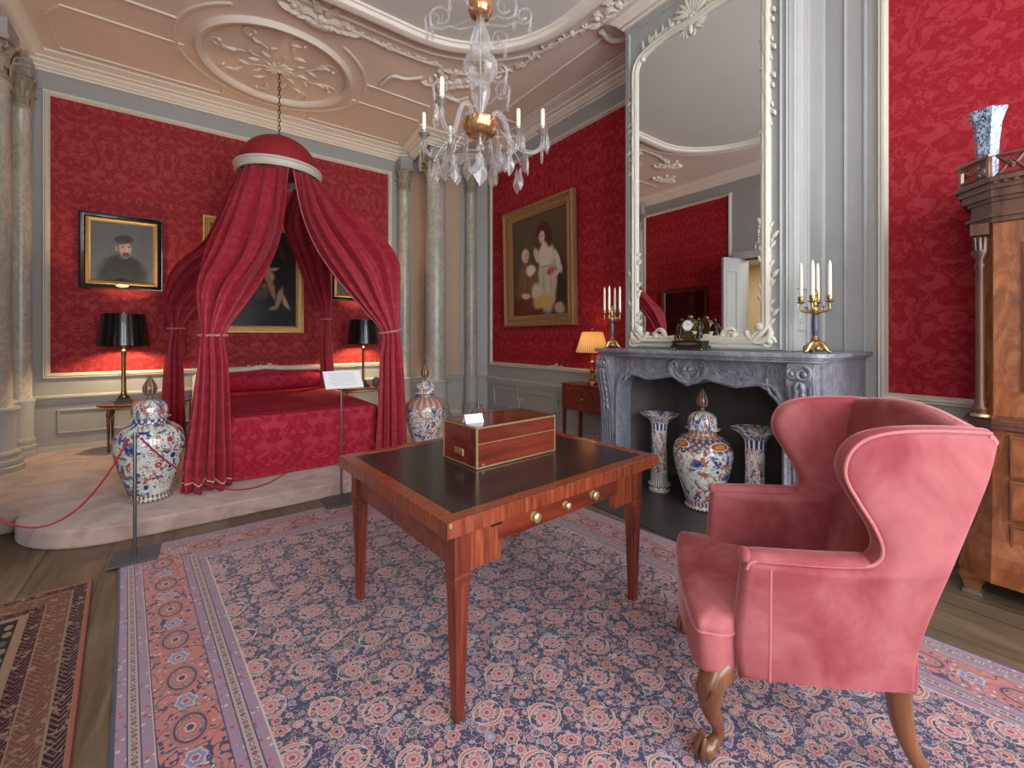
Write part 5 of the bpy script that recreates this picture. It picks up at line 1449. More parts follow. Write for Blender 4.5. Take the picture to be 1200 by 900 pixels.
for k in range(4):
    z0 = .012 + k * .007; y0 = -cd * (1 - z0 / chh) - .0012
    pr_.box(-.002 * k, y0, z0, .07 - .008 * (k % 2), .0006, .0016)
obj('print', pr_, m_ink, t2)

# ------------------------------------------------------------------ wing armchair
t = thing('wing_armchair', 'rose pink velvet wing armchair with carved walnut claw feet, in the right foreground', 'armchair', (1.62, .927, .0125), R(36.87))
def side_profile():
    """outline of the side as two chains with the same number of points: front (base, arm, wing, top) and rear (base, back)"""
    pts = [(-.085, .275), (-.072, .40), (-.080, .56), (-.090, .66), (-.112, .692), (-.17, .700), (-.28, .706), (-.38, .714), (-.432, .728), (-.448, .765), (-.428, .825),
           (-.388, .895), (-.352, .97), (-.356, 1.035), (-.392, 1.088), (-.455, 1.118), (-.55, 1.132), (-.65, 1.135), (-.706, 1.133)]
    fr_ = [(p[0], p[1]) for p in cat(pts, 5)]
    rear = [(p[0], p[1]) for p in cat([(-.575, .305), (-.575, .38), (-.585, .48), (-.615, .62), (-.66, .80), (-.70, .97), (-.724, 1.105)], 8)]
    L = [0]
    for i in range(len(rear) - 1): L.append(L[-1] + math.hypot(rear[i + 1][0] - rear[i][0], rear[i + 1][1] - rear[i][1]))
    zs = [max(0, min(1, (p[1] - .275) / (1.133 - .275))) for p in fr_]
    # monotone parameter: mix of height and index so that ribs do not cross
    nf_ = len(fr_); ps = [zs[i] * .75 + .25 * i / (nf_ - 1) for i in range(nf_)]
    rr = []
    for q in ps:
        d = q * L[-1]; k = 0
        while k < len(L) - 2 and L[k + 1] < d: k += 1
        f_ = (d - L[k]) / max(1e-9, L[k + 1] - L[k]); rr.append((lerp(rear[k][0], rear[k + 1][0], f_), lerp(rear[k][1], rear[k + 1][1], f_)))
    return fr_, rr
SF, SRr = side_profile()
BOT = [(lerp(SF[0][0], SRr[0][0], k / 8), lerp(SF[0][1], SRr[0][1], k / 8) + .012 * math.sin(PI * k / 8)) for k in range(1, 8)]
SP = SF + SRr[::-1] + BOT[::-1]
m_vel = m_velvet
def wing(s):
    """upholstered side: arm and wing in one; the wing flares outward at the top"""
    b = MB(); n = len(SP); TH_ = .085; K = 7; nf_ = len(SF)
    def outx(y, z):
        f = .285 + .03 * max(0, min(1, (z - .30) / .4)) + .02 * max(0, z - .7)
        k = max(0, min(1, (-.25 - y) / .45)); k = k * k * (3 - 2 * k)
        return f - .055 * k * (1 - max(0, min(1, (z - .4) / .6)))
    def inset(ins):
        out = []
        for i in range(n):
            a = Vector(SP[i - 1]); c = Vector(SP[(i + 1) % n]); d = (c - a)
            d = d.normalized() if d.length > 1e-6 else Vector((0, 1)); out.append(Vector(SP[i]) + Vector((d.y, -d.x)) * ins)
        return out
    area_ = sum(SP[i][0] * SP[(i + 1) % n][1] - SP[(i + 1) % n][0] * SP[i][1] for i in range(n)); sg = 1 if area_ < 0 else -1
    vs = []; rws = []
    for k in range(K + 1):
        a = PI * k / K; ins = .024 * (1 - math.sin(a)); off = TH_ / 2 * math.cos(a)
        q_ = inset(ins * sg); rws.append(q_)
        for q in q_: vs.append((s * (outx(q.x, q.y) + off), q.x, q.y))
    R2 = K + 1
    fs = [(j * n + i, j * n + (i + 1) % n, (j + 1) * n + (i + 1) % n, (j + 1) * n + i) for j in range(R2 - 1) for i in range(n)]
    b.add(vs, fs)
    for k, sgn in ((0, 1), (K, -1)):        # the two broad faces as smooth grids between the chains
        ring = rws[k]; off = TH_ / 2 * sgn; NN = 8
        vs = []
        for i in range(nf_):
            p, q = ring[i], ring[2 * nf_ - 1 - i]
            for j in range(NN + 1):
                if i == 0 and 0 < j < NN: c = ring[2 * nf_ + (NN - 1 - j)]
                else: c = p.lerp(q, j / NN)
                bulge = .010 * math.sin(PI * j / NN) * math.sin(PI * min(1, i / nf_ * 1.1)) * sgn
                vs.append((s * (outx(c.x, c.y) + off + bulge), c.x, c.y))
        b.add(vs, [(i * (NN + 1) + j, (i + 1) * (NN + 1) + j, (i + 1) * (NN + 1) + j + 1, i * (NN + 1) + j + 1) for i in range(nf_ - 1) for j in range(NN)])
    o = obj('arm_and_wing', b, m_vel, t, smooth=60)
    pp = MB()
    def pipe(off_, i0, i1, rad=.0052):
        pts = []
        ip = inset(.008 * sg)
        for i in range(i0, i1):
            q = ip[i]; pts.append((s * (outx(q.x, q.y) + off_), q.x, q.y))
        return pts
    pp.tube(pipe(TH_ / 2 - .002, 15, nf_ - 1), .0052, 8)
    # vertical seam of the arm front
    pp.tube([(s * (outx(-.165, z) + TH_ / 2 - .0), -.165 - .01 * (.6 - z), z) for z in [.30 + .37 * i / 10 for i in range(11)]], .004, 6)
    obj('piping', pp, m_piping, o)
    # rolled arm top pad
    r_ = MB(); pts = []; rd = []
    for i in range(15):
        q = i / 14; y = lerp(-.105, -.425, q); z = lerp(.694, .716, q); pts.append((s * (outx(y, z) + .004), y, z - .006)); rd.append(.042 * (1 if i else .75))
    r_.tube(pts, rd, 14, flat=.5); r_.ell((pts[0][0], pts[0][1] + .004, pts[0][2] - .002), (.036, .02, .024), 12, 8)
    obj('arm_pad', r_, m_vel, o, smooth=60)
    return o
wing(1); wing(-1)
# seat
sb = MB()
SX = .335
spts = [(-.245, -.60), (.245, -.60), (.255, -.10), (.31, -.065), (.335, -.02), (.33, .03), (.29, .055), (0, .075), (-.29, .055), (-.33, .03), (-.335, -.02), (-.31, -.065), (-.255, -.10)]
sb.prism(spts, .285, .425)
o = obj('seat_rail', sb, m_vel, t, smooth=50, bevel=.018, bseg=4)
# cushion, softly domed
n = 48; Pc = [Vector((p[0], p[1])) for p in cat([(-.25, -.58), (.25, -.58), (.255, -.30), (.262, -.12), (.325, -.055), (.335, .01), (.30, .052), (0, .072), (-.30, .052), (-.335, .01), (-.325, -.055), (-.262, -.12), (-.255, -.30)], 6, True)]
N = len(Pc); cen = Vector((0, -.25)); rowsC = []
for (f_, z) in ((.97, .415), (1.0, .425), (1.005, .44), (.995, .455), (.965, .468), (.88, .478), (.7, .487), (.45, .493), (.2, .495)):
    rowsC.append([(cen.x + (p.x - cen.x) * f_, cen.y + (p.y - cen.y) * f_, z) for p in Pc])
cb = MB().add([p for r in rowsC for p in r], [(j * N + i, j * N + (i + 1) % N, (j + 1) * N + (i + 1) % N, (j + 1) * N + i) for j in range(len(rowsC) - 1) for i in range(N)] + [[(len(rowsC) - 1) * N + i for i in range(N)]])
co_ = obj('seat_cushion', cb, m_vel, t, smooth=60)
obj('piping', MB().tube([(p[0], p[1], .424) for p in rowsC[1]] + [rowsC[1][0]], .0045, 6), m_piping, co_)
# backrest: curved slab between the wings, arched top
def backf(u, v, side):
    x = (u - .5) * 2 * (.262 + .02 * v); z = lerp(.44, 1.10, v) + (.015 * math.cos((u - .5) * PI)) * v
    y = lerp(-.50, -.635, v) - .03 * math.cos((u - .5) * PI) + .03 * math.sin(PI * v) * .8
    if side: y = lerp(-.58, -.72, max(0, (z - .3) / .8))
    return (x, y, z)
bk = MB()
NU, NV = 24, 24; vs = []
def backsec(v):
    """closed section at height v, front then back"""
    out = []
    z0 = lerp(.30, 1.108, v)
    for i in range(NU + 1):
        u = i / NU; x = (u - .5) * 2 * (.270 + .015 * v); z = z0 + .03 * math.cos((u - .5) * PI) * v ** 3
        y = interp([0, .15, .5, 1], [-.50, -.49, -.555, -.635], v) - .035 * math.cos((u - .5) * PI) * (1 - .5 * v) + .022 * math.sin(PI * min(1, v * 1.1)) * math.cos((u - .5) * PI)
        out.append((x, y, z))
    for i in range(NU, -1, -1):
        u = i / NU; x = (u - .5) * 2 * (.285 - .03 * (1 - v)); z = z0 + .03 * math.cos((u - .5) * PI) * v ** 3
        y = interp([0, .1, .25, .6, 1], [-.575, -.575, -.60, -.66, -.722], v) - .012 * math.cos((u - .5) * PI)
        out.append((x, y, z))
    return out
secs = [backsec(j / NV) for j in range(NV + 1)]
# round the top
last = secs[-1]; M_ = len(last)
for (f_, dz_) in ((.85, .012), (.6, .022), (.25, .027), (.02, .028)):
    ns = []
    for i in range(M_):
        a = last[i]; b2 = last[M_ - 1 - i]; mx_, my_ = (a[0] + b2[0]) / 2, (a[1] + b2[1]) / 2
        ns.append((mx_ + (a[0] - mx_) * f_, my_ + (a[1] - my_) * f_, a[2] + dz_))
    secs.append(ns)
vs = [p for s_ in secs for p in s_]
fs = [(j * M_ + i, j * M_ + (i + 1) % M_, (j + 1) * M_ + (i + 1) % M_, (j + 1) * M_ + i) for j in range(len(secs) - 1) for i in range(M_)] + [list(range(M_))]
bk.add(vs, fs)
obj('backrest', bk, m_vel, t, smooth=60)
def cabriole(s):
    b = MB(); x, y = s * .300, -.02
    P = cat([(x * .94, y - .03, .30), (x * 1.0, y + .005, .27), (x * 1.06, y + .025, .225), (x * 1.055, y + .022, .17), (x * 1.0, y + .0, .11), (x * .985, y - .004, .07), (x * 1.02, y + .012, .045), (x * 1.05, y + .03, .03)], 4)
    n = len(P); rr = [interp([0, .15, .3, .45, .65, .8, .92, 1], [.046, .046, .040, .030, .019, .018, .024, .028], i / (n - 1)) for i in range(n)]
    b.tube(P, rr, 16)
    b.ell((x * 1.06, y + .035, .030), (.027, .027, .028), 14, 10)
    o = obj('front_leg', b, m_walmid, t, smooth=60)
    c = MB()
    for k in range(4):
        a = R(90 + (k - 1.5) * 42) if k < 4 else 0; d = Vector((math.cos(a), math.sin(a), 0)); ctr = Vector((x * 1.06, y + .035, .03))
        c.tube([ctr + d * .012 + Vector((0, 0, .045)), ctr + d * .024 + Vector((0, 0, .026)), ctr + d * .033 + Vector((0, 0, .004)), ctr + d * .034 + Vector((0, 0, -.014)), ctr + d * .028 + Vector((0, 0, -.028))], [.009, .0095, .009, .008, .005], 8)
    obj('claw', c, m_walmid, o, smooth=60)
    k_ = MB(); ksd = Vector((s * .7, .72, 0)).normalized(); side = ksd.cross(Vector((0, 0, 1)))
    for k in range(5):
        w = (k - 2) * .3; p = Vector((x * 1.06, y + .025, .255)) + ksd * .030 + side * (w * .055)
        k_.tube([p, p + Vector((0, 0, -.03)) + ksd * .003 - side * w * .012, p + Vector((0, 0, -.06)) - side * w * .05], [.003, .0065, .003], 6)
    obj('shell_carving', k_, m_walmid, o, smooth=60)
for s in (-1, 1): cabriole(s)
for s in (-1, 1):
    P = cat([(s * .235, -.545, .33), (s * .235, -.55, .24), (s * .238, -.565, .15), (s * .25, -.61, .05), (s * .256, -.635, .0)], 4); n = len(P)
    vs = []; 
    b = MB()
    for i, p in enumerate(P):
        h = lerp(.030, .020, i / (n - 1)); h2 = h * 1.0
        for ax, ay in ((1, .6), (.6, 1), (-.6, 1), (-1, .6), (-1, -.6), (-.6, -1), (.6, -1), (1, -.6)): vs.append((p[0] + ax * h, p[1] + ay * h2, p[2]))
    b.add(vs, [(j * 8 + i, j * 8 + (i + 1) % 8, (j + 1) * 8 + (i + 1) % 8, (j + 1) * 8 + i) for j in range(n - 1) for i in range(8)] + [list(range(8)), [(n - 1) * 8 + i for i in range(8)]])
    obj('rear_leg', b, m_walmid, t, smooth=50)

# ------------------------------------------------------------------ tall cabinet at the right edge
t = thing('tall_cabinet', 'tall walnut cabinet with fretwork gallery and canted corner columns, at the right edge', 'cabinet', (0, 0, 0))
KX0, KX1, KY1, KY0 = 3.42, XR - .02, .40, -1.35
def kout(o, ch=.10):     # plan outline, o = projection
    return [(KX1, KY1 + o), (KX0 + ch, KY1 + o), (KX0 - o, KY1 - ch), (KX0 - o, KY0 + ch), (KX0 + ch, KY0 - o), (KX1, KY0 - o)]
def slab(b, o, z0, z1): return b.prism(kout(o), z0, z1)
b = MB()
for (z0, z1, o) in ((.10, .13, .035), (.13, .17, .028), (.17, .19, .018)): slab(b, o, z0, z1)
# bombe lower case
def blend(b, o0, z0, o1, z1):
    A, B_ = kout(o0), kout(o1); n = len(A)
    b.add([(x, y, z0) for x, y in A] + [(x, y, z1) for x, y in B_], [(i, (i + 1) % n, n + (i + 1) % n, n + i) for i in range(n)] + [list(range(n)), [n + i for i in range(n)]])
prev = (.018, .19)
for (o, z) in ((.012, .24), (-.02, .32), (-.04, .42), (-.045, .60), (-.04, .84), (-.04, .90)):
    blend(b, prev[0], prev[1], o, z); prev = (o, z)
obj('lower_case', b, m_burl, t, smooth=0)
b = MB()
for (z0, z1, o) in ((.90, .915, -.03), (.915, .94, .0), (.94, .955, .015), (.955, .97, -.005)): slab(b, o, z0, z1)
obj('waist_moulding', b, m_walnut, t, smooth=0)
b = MB(); slab(b, -.035, .97, 2.02); obj('upper_case', b, m_burl, t, smooth=0)
b = MB()
for (z0, z1, o) in ((2.02, 2.045, -.01), (2.045, 2.06, .01), (2.06, 2.13, -.015), (2.13, 2.15, .0), (2.15, 2.19, .02), (2.19, 2.21, .035), (2.225, 2.25, .05)): slab(b, o, z0, z1)
slab(b, .03, 2.21, 2.225)
for k in range(46):
    y = KY1 - .12 - k * .035
    if y > KY0 + .1: b.box(KX0 - .038, y, 2.217, .02, .018, .014)
for k in range(15): b.box(KX0 + .14 + k * .035, KY1 + .036, 2.217, .018, .02, .014)
obj('entablature', b, m_walnut, t, smooth=0)
# gallery
def fret(b, p0, p1, z0, z1, n):
    p0, p1 = Vector(p0), Vector(p1); d = (p1 - p0); L = d.length; dd = d / L; th = .017
    def bar(u0, v0, u1, v1, r=th / 2):
        a = p0 + dd * u0; c = p0 + dd * u1; b.tube([(a.x, a.y, v0), (c.x, c.y, v1)], r, 4)
    b.tube([(p0.x, p0.y, z0 + .008), (p1.x, p1.y, z0 + .008)], .010, 4); b.tube([(p0.x, p0.y, z1 - .008), (p1.x, p1.y, z1 - .008)], .012, 4)
    w = L / n
    for i in range(n):
        u0, u1 = i * w, (i + 1) * w; um = (u0 + u1) / 2; zm = (z0 + z1) / 2; h = (z1 - z0) / 2
        bar(u0, z0, um, zm + h * .35); bar(um, zm + h * .35, u1, z0); bar(u0, z1, um, zm - h * .35); bar(um, zm - h * .35, u1, z1)
        b.ell((p0 + dd * um).to_3d() + Vector((0, 0, zm)), .011, 6, 4)
g = MB(); gz0, gz1 = 2.25, 2.365
O = .03; c = kout(O)
fret(g, (KX1, c[0][1]), (c[1][0] + .02, c[1][1]), gz0, gz1, 6)
fret(g, (c[2][0], c[2][1] - .02), (c[3][0], c[3][1] + .02), gz0, gz1, 14)
obj('gallery', g, m_walnut, t, smooth=0)
for (pa, pb) in ((c[1], c[2]), (c[3], c[4])):
    g = MB()
    pa, pb = Vector(pa), Vector(pb); d = (pb - pa).normalized(); nn = Vector((-d.y, d.x)) * .014
    if nn.x > 0: nn = -nn
    pm = (pa + pb) / 2; w = (pb - pa).length
    for u in (-.5, .5):
        q = pm + d * (w * u * .9); g.box(0, 0, 0, .016, .016, gz1 - gz0 + .01, Matrix.Translation((q.x, q.y, (gz0 + gz1) / 2)) @ Matrix.Rotation(math.atan2(d.y, d.x), 4, 'Z'))
    fret(g, pm - d * w * .43, pm + d * w * .43, gz0 + .01, gz1 - .01, 1)
    g.box(0, 0, 0, w + .01, .03, .014, Matrix.Translation((pm.x, pm.y, gz1 + .004)) @ Matrix.Rotation(math.atan2(d.y, d.x), 4, 'Z'))
    obj('gallery_post', g, m_walmid, t, smooth=0)
# canted corner columns
for (px_, py_) in ((KX0 + .045, KY1 - .055), (KX0 + .045, KY0 + .055)):
    q = MB().lathe([(.030, .985), (.030, 1.0), (.034, 1.01), (.022, 1.03), (.024, 1.05), (.020, 1.07), (.019, 1.2), (.018, 1.78), (.024, 1.80), (.018, 1.815), (.018, 1.83), (.032, 1.86), (.034, 1.88)], 16, (px_, py_, 0))
    o = obj('corner_column', q, m_walnut, t)
    cc = MB()
    for k in range(8):
        a = 2 * PI * k / 8; cc.tube([(px_ + .020 * math.cos(a), py_ + .020 * math.sin(a), 1.86), (px_ + .022 * math.cos(a), py_ + .022 * math.sin(a), 1.90), (px_ + .026 * math.cos(a), py_ + .026 * math.sin(a), 1.945), (px_ + .034 * math.cos(a), py_ + .034 * math.sin(a), 1.95)], [.009, .010, .008, .004], 6)
    cc.box(px_, py_, 1.99, .07, .07, .06)
    obj('capital', cc, m_walnut, o)
    obj('plinth_block', MB().lathe([(.04, .97), (.04, .985), (.03, .985)], 12, (px_, py_, 0)), m_brass, o)
# doors
mpK = lambda u, v, w: (KX0 + .035 - w, u, v)
ym = (KY0 + KY1) / 2
for (y0, y1) in ((ym + .003, KY1 - .105), (KY0 + .105, ym - .003)):
    d_ = obj('door', MB().prism(rect(y0, .985, y1, 2.01), 0, .018, mpK), m_burl, t, smooth=0)
    mz = MB().frame(rect(y0 + .10, 1.12, y1 - .10, 1.90), [(0, .018), (.0, .030), (.012, .034), (.022, .026), (.03, .030), (.036, .018)], True, mpK)
    obj('door_moulding', mz, m_walmid, d_)
obj('key_plate', MB().prism([(ym + .03 + .012 * math.cos(a * .6), 1.5 + .02 * math.sin(a * .6)) for a in range(10)], .018, .021, mpK), m_brass, t)
for (z0, z1) in ((.205, .42), (.435, .65), (.665, .885)):
    dr_ = MB().box(KX0 + .035, ym, (z0 + z1) / 2, .03, KY1 - KY0 - .32, z1 - z0)
    o = obj('drawer', dr_, m_burl, t, bevel=.004)
    obj('drawer_bead', MB().frame(rect(KY0 + .165, z0 + .008, KY1 - .165, z1 - .008), [(0, 0), (0, .006), (.008, .006), (.008, 0)], True, lambda u, v, w: (KX0 + .019 - w, u, v)), m_walmid, o)
    for yy in (ym - .38, ym + .38):
        h = MB().tube([(KX0 + .015, yy - .04, (z0 + z1) / 2 + .012), (KX0 - .012, yy - .035, (z0 + z1) / 2 - .008), (KX0 - .014, yy, (z0 + z1) / 2 - .016), (KX0 - .012, yy + .035, (z0 + z1) / 2 - .008), (KX0 + .015, yy + .04, (z0 + z1) / 2 + .012)], .004, 6)
        obj('handle', h, m_brass, o)
for (fx, fy) in ((KX0 + .03, KY1 - .03), (KX0 + .03, KY0 + .03), (KX1 - .06, KY1 - .0), (KX1 - .06, KY0 + .0)):
    o = obj('foot', MB().lathe([(.040, .018), (.045, .03), (.055, .07), (.075, .10)], 4, (fx, fy, 0), a0=PI / 4, a1=PI / 4 + 2 * PI), m_walmid, t, smooth=0)
    obj('glide', MB().box(fx, fy, .0095, .075, .075, .018), m_silver, o)

t = thing('square_vase', 'blue and white flared vase on top of the tall cabinet', 'vase', (3.625, .335, 2.2515), R(20))
sv = MB().lathe([(.046, 0), (.048, .02), (.042, .04), (.042, .12), (.046, .25), (.055, .36), (.076, .43), (.080, .437), (.075, .437), (.050, .36), (.04, .2), (0, .2)], 48, mod=lambda a, z: 1 / max(abs(math.cos((a % (PI / 3)) - PI / 6)), .5) * .93)
obj('body', sv, m_delft, t, smooth=35)
def rebase(t, p):
    p = Vector(p)
    for c in t.children: c.location = Vector(c.location) - p
    t.location = p
for t_ in list(bpy.data.objects):
    if t_.parent is None and t_.type == 'EMPTY':
        if t_.name == 'chimneypiece': rebase(t_, (3.5, 1.91, 0))
        if t_.name == 'tall_cabinet': rebase(t_, (3.75, -.475, 0))
        if t_.name == 'bed_canopy': rebase(t_, (RX, RY, 0))

# ------------------------------------------------------------------ crystal chandelier
CHX, CHY = 1.264, 1.99
t = thing('chandelier', 'crystal chandelier with white candles and amber gold bowls hanging over the writing table', 'chandelier', (CHX, CHY, 0))
def zz(py): return 1.40 + 2.35 * (HY - py) / FPX
ZB = zz(150)
obj('lower_bowl', MB().lathe([(.0, ZB - .052), (.045, ZB - .05), (.075, ZB - .035), (.092, ZB), (.094, ZB + .035), (.088, ZB + .035), (.085, ZB), (.0, ZB - .03)], 40, mod=lambda a, z: 1 + .025 * math.cos(a * 20)), m_bowl, t)
ZU = zz(10)
obj('upper_bowl', MB().lathe([(.0, ZU - .05), (.03, ZU - .055), (.055, ZU - .04), (.07, ZU), (.06, ZU + .05), (.04, ZU + .06), (0, ZU + .06)], 40, mod=lambda a, z: 1 + .03 * math.cos(a * 16)), m_bowl, t)
st = [(0, zz(178)), (.018, zz(176)), (.022, zz(172)), (.012, zz(168)), (.02, zz(163)), (.040, zz(160)), (.03, zz(152)), (.015, zz(140)), (.02, zz(130)), (.05, zz(112)), (.055, zz(104)), (.035, zz(98)), (.06, zz(94)), (.092, zz(82)), (.088, zz(72)), (.050, zz(64)), (.052, zz(58)), (.058, zz(50)), (.045, zz(40)), (.024, zz(30)), (.022, zz(22)), (.03, zz(18)), (.0, zz(16))]
obj('glass_stem', MB().lathe(st, 32, mod=lambda a, z: 1 + .05 * math.cos(a * 10)), m_crystal, t)
obj('core_rod', MB().tube([(0, 0, zz(170)), (0, 0, ZC - .03)], .006, 8), m_silver, t)
obj('ceiling_rose', MB().lathe([(0, ZC - .001), (.07, ZC - .001), (.06, ZC - .03), (.03, ZC - .05), (0, ZC - .06)], 24), m_white, t)
def drop(mb, p, L, w, turn=0):
    """flat faceted leaf shaped crystal hanging from p"""
    ca, sa = math.cos(turn), math.sin(turn); x, y, z = p
    mb.tube([(x, y, z), (x, y, z - .012)], .0015, 4)
    outl = [(0, 0), (.16, .10), (.28, .20), (.20, .30), (.5, .55), (.42, .75), (0, 1)]
    L2 = [(a * w, -.012 - b * L) for a, b in outl]; full = L2 + [(-a, b) for a, b in L2[-2:0:-1]]
    n = len(full); th = w * .16
    vs = [(x + u * ca, y + u * sa, z + v) for u, v in full] + [(x - th * sa, y + th * ca, z - .012 - L * .5), (x + th * sa, y - th * ca, z - .012 - L * .5)]
    mb.add(vs, [(i, (i + 1) % n, n) for i in range(n)] + [((i + 1) % n, i, n + 1) for i in range(n)])
def cr(a, r): return (r * math.cos(a), r * math.sin(a))
arm_angles = []
for (rx_, dy_) in ((-.18, -.20), (-.34, .14), (-.21, .30), (.21, .10), (.35, .10), (.10, .34)):
    v = CR * rx_ + CF * dy_; arm_angles.append((math.atan2(v.y, v.x), v.length))
for i, (a, rad) in enumerate(arm_angles):
    ca, sa = math.cos(a), math.sin(a)
    P = cat([(.05, 0, ZB + .03), (.09, 0, ZB + .10), (.14, 0, ZB + .06), (.18, 0, ZB - .06), (rad * .78, 0, ZB - .10), (rad * .96, 0, ZB - .07), (rad, 0, ZB - .01), (rad, 0, ZB + .02)], 6)
    zc = ZB + (.02)
    o = obj('arm', MB().tube([(p[0] * ca, p[0] * sa, p[2]) for p in P], .011, 10), m_crystal, t)
    x, y = rad * ca, rad * sa
    obj('candle_cup', MB().lathe([(.0, zc - .01), (.014, zc - .01), (.03, zc + .01), (.034, zc + .014), (.020, zc + .012), (.014, zc + .02), (.016, zc + .035), (.015, zc + .037), (0, zc + .037)], 20, (x, y, 0)), m_silver, o)
    if i != 5: obj('candle', MB().lathe([(.0115, zc + .036), (.0115, zc + .13), (.009, zc + .137), (.003, zc + .142), (0, zc + .142)], 16, (x, y, 0)), m_wax, o)
    db = MB()
    for k in range(2 if i % 2 else 3):
        q = a + (k - 1) * .9; db = MB(); drop(db, (x + .030 * math.cos(q), y + .030 * math.sin(q), zc + .008), .13 if k == 0 else .09, .036, q); obj('crystal_drop', db, m_crystal, o, smooth=0)
    db = MB(); drop(db, (rad * .75 * ca, rad * .75 * sa, ZB - .105), .12, .05, a + 1)
    obj('crystal_drop', db, m_crystal, o, smooth=0)
# large hanging crystals under the bowl, on small hooks
hk = MB()
big = [(-.25, -.02, 190, .16, .050), (-.29, .05, 178, .18, .035), (-.20, .04, 172, .18, .075), (-.14, -.03, 180, .17, .052), (.0, -.04, 178, .20, .11), (.10, -.05, 168, .18, .070), (.16, .0, 170, .17, .06), (.06, .1, 172, .2, .06), (.22, -.03, 195, .14, .035), (-.08, .08, 170, .17, .06), (.25, .12, 160, .16, .05), (-.36, .13, 160, .14, .03)]
for (rx_, dy_, py, L, w) in big:
    v = CR * rx_ + CF * dy_; db = MB(); z = zz(py) + .0
    drop(db, (v.x, v.y, z), L * .95, w, random.uniform(-.8, .8) - YAW)
    obj('pendant_crystal', db, m_crystal, t, smooth=0)
    rr = v.length; hk.tube(cat([(v.x, v.y, z - .002), (v.x * .9, v.y * .9, z + .05), (v.x * .5, v.y * .5, ZB - .02), (v.x * .18, v.y * .18, ZB - .03)], 5), .0032, 6)
obj('crystal_hooks', hk, m_crystal, t)
# glass scrolls of the crown, above, with small drops
for (rx_, dy_, py, r) in ((.10, -.1, 98, .052), (.12, -.05, 112, .045), (-.20, -.1, 115, .045), (-.22, .0, 20, .065), (-.28, .1, 8, .05), (.14, 0, 8, .065), (.10, .1, 30, .05), (.24, .0, 18, .045), (-.12, -.1, 5, .05)):
    v = CR * rx_ + CF * dy_; z = zz(py); e1 = (CR * (1 if rx_ > 0 else -1)); c = Vector((v.x, v.y, z)); pts = []
    inner = Vector((v.x * .12, v.y * .12, z - .05))
    for k in range(26):
        a = -PI * .75 + 2 * PI * 1.25 * k / 25; q = r * (1 - .6 * (k / 25) ** 2); pts.append(c + e1 * (q * math.cos(a)) + Vector((0, 0, q * math.sin(a))))
    sc_ = MB(); sc_.tube([inner, inner.lerp(pts[0], .6) + Vector((0, 0, -.02))] + pts, .0055, 8)
    so_ = obj('glass_scroll', sc_, m_crystal, t)
    for k in range(3): dd_ = MB(); drop(dd_, (pts[5 + k * 4].x, pts[5 + k * 4].y, pts[5 + k * 4].z), .075, .024, k - YAW); obj('crystal_drop', dd_, m_crystal, so_, smooth=0)
v = CR * .345 + CF * .10; b = MB().lathe([(0, 0), (.006, -.01), (.009, -.08), (.006, -.12), (0, -.13)], 6, (v.x, v.y, ZB - .03)); obj('icicle_crystal', b, m_crystal, t, smooth=0)
v = CR * .20 + CF * -.03; b = MB(); drop(b, (v.x, v.y, zz(198)), .14, .045, -YAW); obj('pendant_crystal', b, m_crystal, t, smooth=0)

# ------------------------------------------------------------------ candelabra on the mantel
def candelabrum(label, x, y, rot):
    t = thing('candelabrum', label, 'candelabrum', (x, y, MT + .001), rot, 'gilt candelabra at the two ends of the mantelpiece')
    b = MB()
    for k in range(3):
        a = 2 * PI * k / 3 + .5; ca, sa = math.cos(a), math.sin(a)
        b.tube([(.02 * ca, .02 * sa, .07), (.045 * ca, .045 * sa, .055), (.062 * ca, .062 * sa, .025), (.075 * ca, .075 * sa, .008)], [.012, .016, .014, .010], 8)
        b.ell((.078 * ca, .078 * sa, .010), (.014, .014, .010), 8, 6)
        b.ell((.052 * math.cos(a + 1), .052 * math.sin(a + 1), .03), (.018, .018, .022), 8, 6)
    b.lathe([(0, .018), (.05, .02), (.046, .035), (.03, .05), (.022, .07), (.03, .085), (.018, .10), (.014, .115), (0, .115)], 24)
    obj('base', b, m_gold, t)
    obj('shaft', MB().lathe([(.014, .11), (.019, .125), (.021, .18), (.018, .235), (.014, .25)], 20), m_stemc, t)
    obj('capital', MB().lathe([(.014, .248), (.022, .255), (.026, .27), (.014, .28), (.012, .30), (.020, .31), (.012, .33), (.01, .37), (.016, .375), (.018, .385), (.009, .40), (.012, .41), (0, .425)], 20, mod=lambda a, z: 1 + .06 * math.cos(a * 8)), m_gold, t)
    for k in range(4):
        a = PI / 2 * k; ca, sa = math.cos(a), math.sin(a); r = .078
        P = cat([(.01, 0, .285), (.03, 0, .27), (.055, 0, .27), (.078, 0, .285), (r, 0, .315), (r, 0, .33)], 5)
        ab = MB().tube([(p[0] * ca, p[0] * sa, p[2]) for p in P], .006, 8); scroll(ab, lambda u, v, w: (u * ca, u * sa, v), (.045, .29), .016, 0, 1.2, .005)
        ab.lathe([(0, .325), (.012, .328), (.026, .336), (.027, .339), (.012, .338), (.011, .345), (.017, .35), (.018, .375), (.016, .376), (0, .372)], 16, (r * ca, r * sa, 0))
        o = obj('arm', ab, m_gold, t)
        obj('candle', MB().lathe([(.0115, .372), (.0105, .56), (.008, .585), (.003, .60), (0, .602)], 14, (r * ca, r * sa, 0)), m_wax, o)
    return t
m_stemc = material('blue grey enamelled stem', plain(srgb(66, 76, 92), 60, .3), rough=.3)
candelabrum('gilt four-armed candelabrum with white candles, on the left end of the mantelpiece', 3.29, 2.775, R(20))
candelabrum('gilt four-armed candelabrum with white candles, on the right end of the mantelpiece', 3.27, 1.06, R(8))

